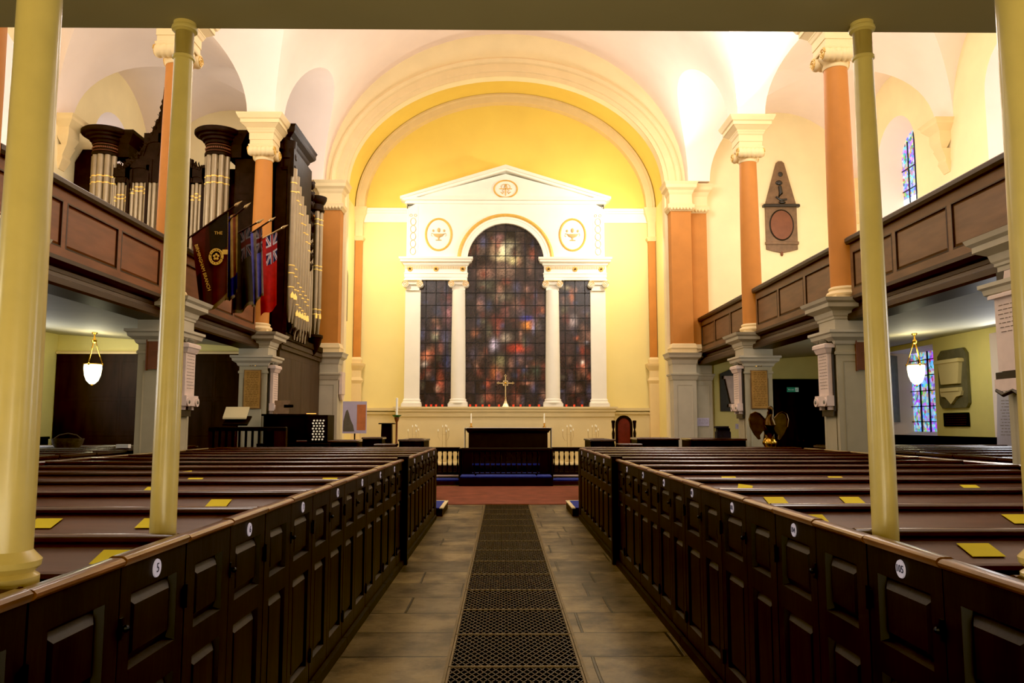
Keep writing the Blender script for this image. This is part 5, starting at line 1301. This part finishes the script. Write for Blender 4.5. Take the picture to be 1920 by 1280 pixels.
# oddments on the pews
o = MB().box(-.14, -.09, 0, .14, .09, .13).box(-.12, -.07, .13, .13, .08, .2).box(-.16, -.1, .2, .1, .07, .24).build('book_pile', 'dark_cloth'); o.location = (4.4, 16.35, 1.27); tag(o, 'dark pile of books and cloth on the long stall at the right', 'books')
o = MB().box(-.1, -.05, 0, .1, .05, .06).build('white_box', 'linen'); o.location = (-6.35, 13.4, 1.16); tag(o, 'small white box resting on a side pew under the left gallery', 'box')
o = MB().lathe([(.2, 0), (.26, .1), (.28, .18), (.27, .18), (.25, .1)], n=24, sy=.6).tube([(-.27, 0, .15), (-.15, 0, .24), (0, 0, .27), (.15, 0, .24), (.27, 0, .15)], .012, 6).build('wicker_basket', 'wicker', None, 40); o.location = (-7.7, 14.2, 1.12); tag(o, 'shallow grey wicker basket seen over the pew tops under the left gallery', 'basket')
t = wall_thing('wall_monument', 'small dark arched niche plaque on the inner side of the left chancel pier', 'monument', (-4.75, 23.4, 4.6), '+x')
MB().prism([(-.25, 0), (.25, 0), (.25, 1.3)]+[(.25*math.cos(PI*i/10), 1.3+.25*math.sin(PI*i/10)) for i in range(11)]+[(-.25, 1.3)], -.04, 0).build('frame', 'marble_brown', t)
MB().prism([(-.16, .12), (.16, .12), (.16, 1.2), (0, 1.38), (-.16, 1.2)], -.05, -.04).build('panel', 'slate_black', t)
t = wall_thing('wall_monument', 'small white arched tablet on the inner side of the right chancel pier', 'monument', (4.75, 23.0, 3.6), '-x')
MB().prism([(-.2, 0), (.2, 0), (.2, .5), (0, .68), (-.2, .5)], -.05, 0).build('tablet', 'marble_white', t)
t = wall_thing('wall_monument', 'square white marble tablet low on the inner side of the left chancel pier', 'monument', (-4.48, 21.75, 2.2), '+x')
MB().box(-.22, -.08, .15, .22, 0, .75).prism([(-.2, .15), (.2, .15), (.08, 0), (-.08, 0)], -.06, 0).build('tablet', 'marble_white', t)

# ------------------------------------------------------------------ lights
def area(name, loc, target, size, energy, color, spread=None, size_y=None):
    l = bpy.data.lights.new(name, 'AREA'); l.energy = energy; l.color = color; l.size = size
    if size_y: l.shape = 'RECTANGLE'; l.size_y = size_y
    if spread: l.spread = math.radians(spread)
    o = bpy.data.objects.new(name, l); COL.objects.link(o); o.location = loc
    o.rotation_euler = (Vector(target)-Vector(loc)).to_track_quat('-Z', 'Y').to_euler(); return o
def point(name, loc, energy, color, size=.3):
    l = bpy.data.lights.new(name, 'POINT'); l.energy = energy; l.color = color; l.shadow_soft_size = size
    o = bpy.data.objects.new(name, l); COL.objects.link(o); o.location = loc; return o
WARM = (1, .9, .74); PINK = (1, .93, .88); COOL = (.95, .96, 1)
for s in (-1, 1):
    for y, e in ((5.4, 110), (10.1, 150), (14.8, 175), (19.5, 140)):
        point('nave_uplight', (s*3.9, y, 8.3), e*(1.12 if s > 0 else .72), PINK, .5)
        point('aisle_uplight', (s*7.7, y, 6.6), e*.62, (1, .93, .84), .5)
# uplighters on the column cornices (blown highlights on the vault)
area('cornice_lamp', (5.15, 16.6, 8.35), (4.3, 15.6, 11), .3, 60, PINK, 120)
area('cornice_lamp', (4.9, 20.9, 8.35), (3.9, 19.6, 11), .3, 16, PINK, 120)
# chancel floods behind the arch
area('chancel_flood', (4.1, 22.45, 8.0), (-1.5, 25, 8.6), .35, 98, WARM)
area('chancel_flood', (-4.1, 22.45, 8.0), (1.5, 25, 6.5), .35, 50, WARM)
area('chancel_flood', (4.15, 22.5, 7.3), (2.5, 25, 4.5), .3, 48, (1, .93, .8))
area('chancel_flood', (-4.15, 22.5, 7.3), (-2.5, 25, 4.5), .3, 48, (1, .93, .8))
# gentle unseen fill added high above the camera, aimed east
area('west_fill', (0, -1.2, 8.5), (0, 14, 5), 5, 70, (1, .95, .85), None, 3)
area('under_gallery_light', (-6.5, .3, 2.3), (0, 4, 1.6), 1.2, 40, (1, .9, .62))
area('under_gallery_light', (6.5, .3, 2.3), (0, 4, 1.6), 1.2, 14, (.92, .9, 1))
area('soffit_fill', (0, -1.3, .9), (0, 2.0, 3.14), 4, 34, (1, .9, .66), 120, .5)  # unseen, added behind the camera to brighten the gallery soffit
for px_ in (-3.2, 0, 3.2): point('rear_fill', (px_, -1.1, 1.5), 22, (1, .88, .66), .35)  # unseen points added behind the camera to light iron columns and soffit
for s in (-1, 1):
    area('aisle_daylight', (s*9.5, 14.85, 2.6), (0, 14.5, 2.2), 1.6, 42, COOL)
    area('aisle_daylight', (s*9.5, 5.45, 2.6), (0, 4, 1.0), 1.6, 70, COOL)

w = bpy.data.worlds.new('World'); scene.world = w; w.use_nodes = True
w.node_tree.nodes['Background'].inputs[0].default_value = (.8, .88, 1, 1); w.node_tree.nodes['Background'].inputs[1].default_value = .6

# ------------------------------------------------------------------ camera
cam = bpy.data.cameras.new('camera'); cam.sensor_width = 36; cam.lens = 1500/1920*36; cam.clip_start = .05
co = bpy.data.objects.new('camera', cam); COL.objects.link(co)
co.location = (-.08, 0, 1.55); co.rotation_euler = (math.radians(95.9), 0, math.radians(-.65))
scene.camera = co
scene.view_settings.view_transform = 'Standard'
scene.view_settings.look = 'None'
scene.view_settings.exposure = 0.0
scene.view_settings.use_curve_mapping = True
cmv = scene.view_settings.curve_mapping; cmv.black_level = (.007, .007, .0075); cmv.update()
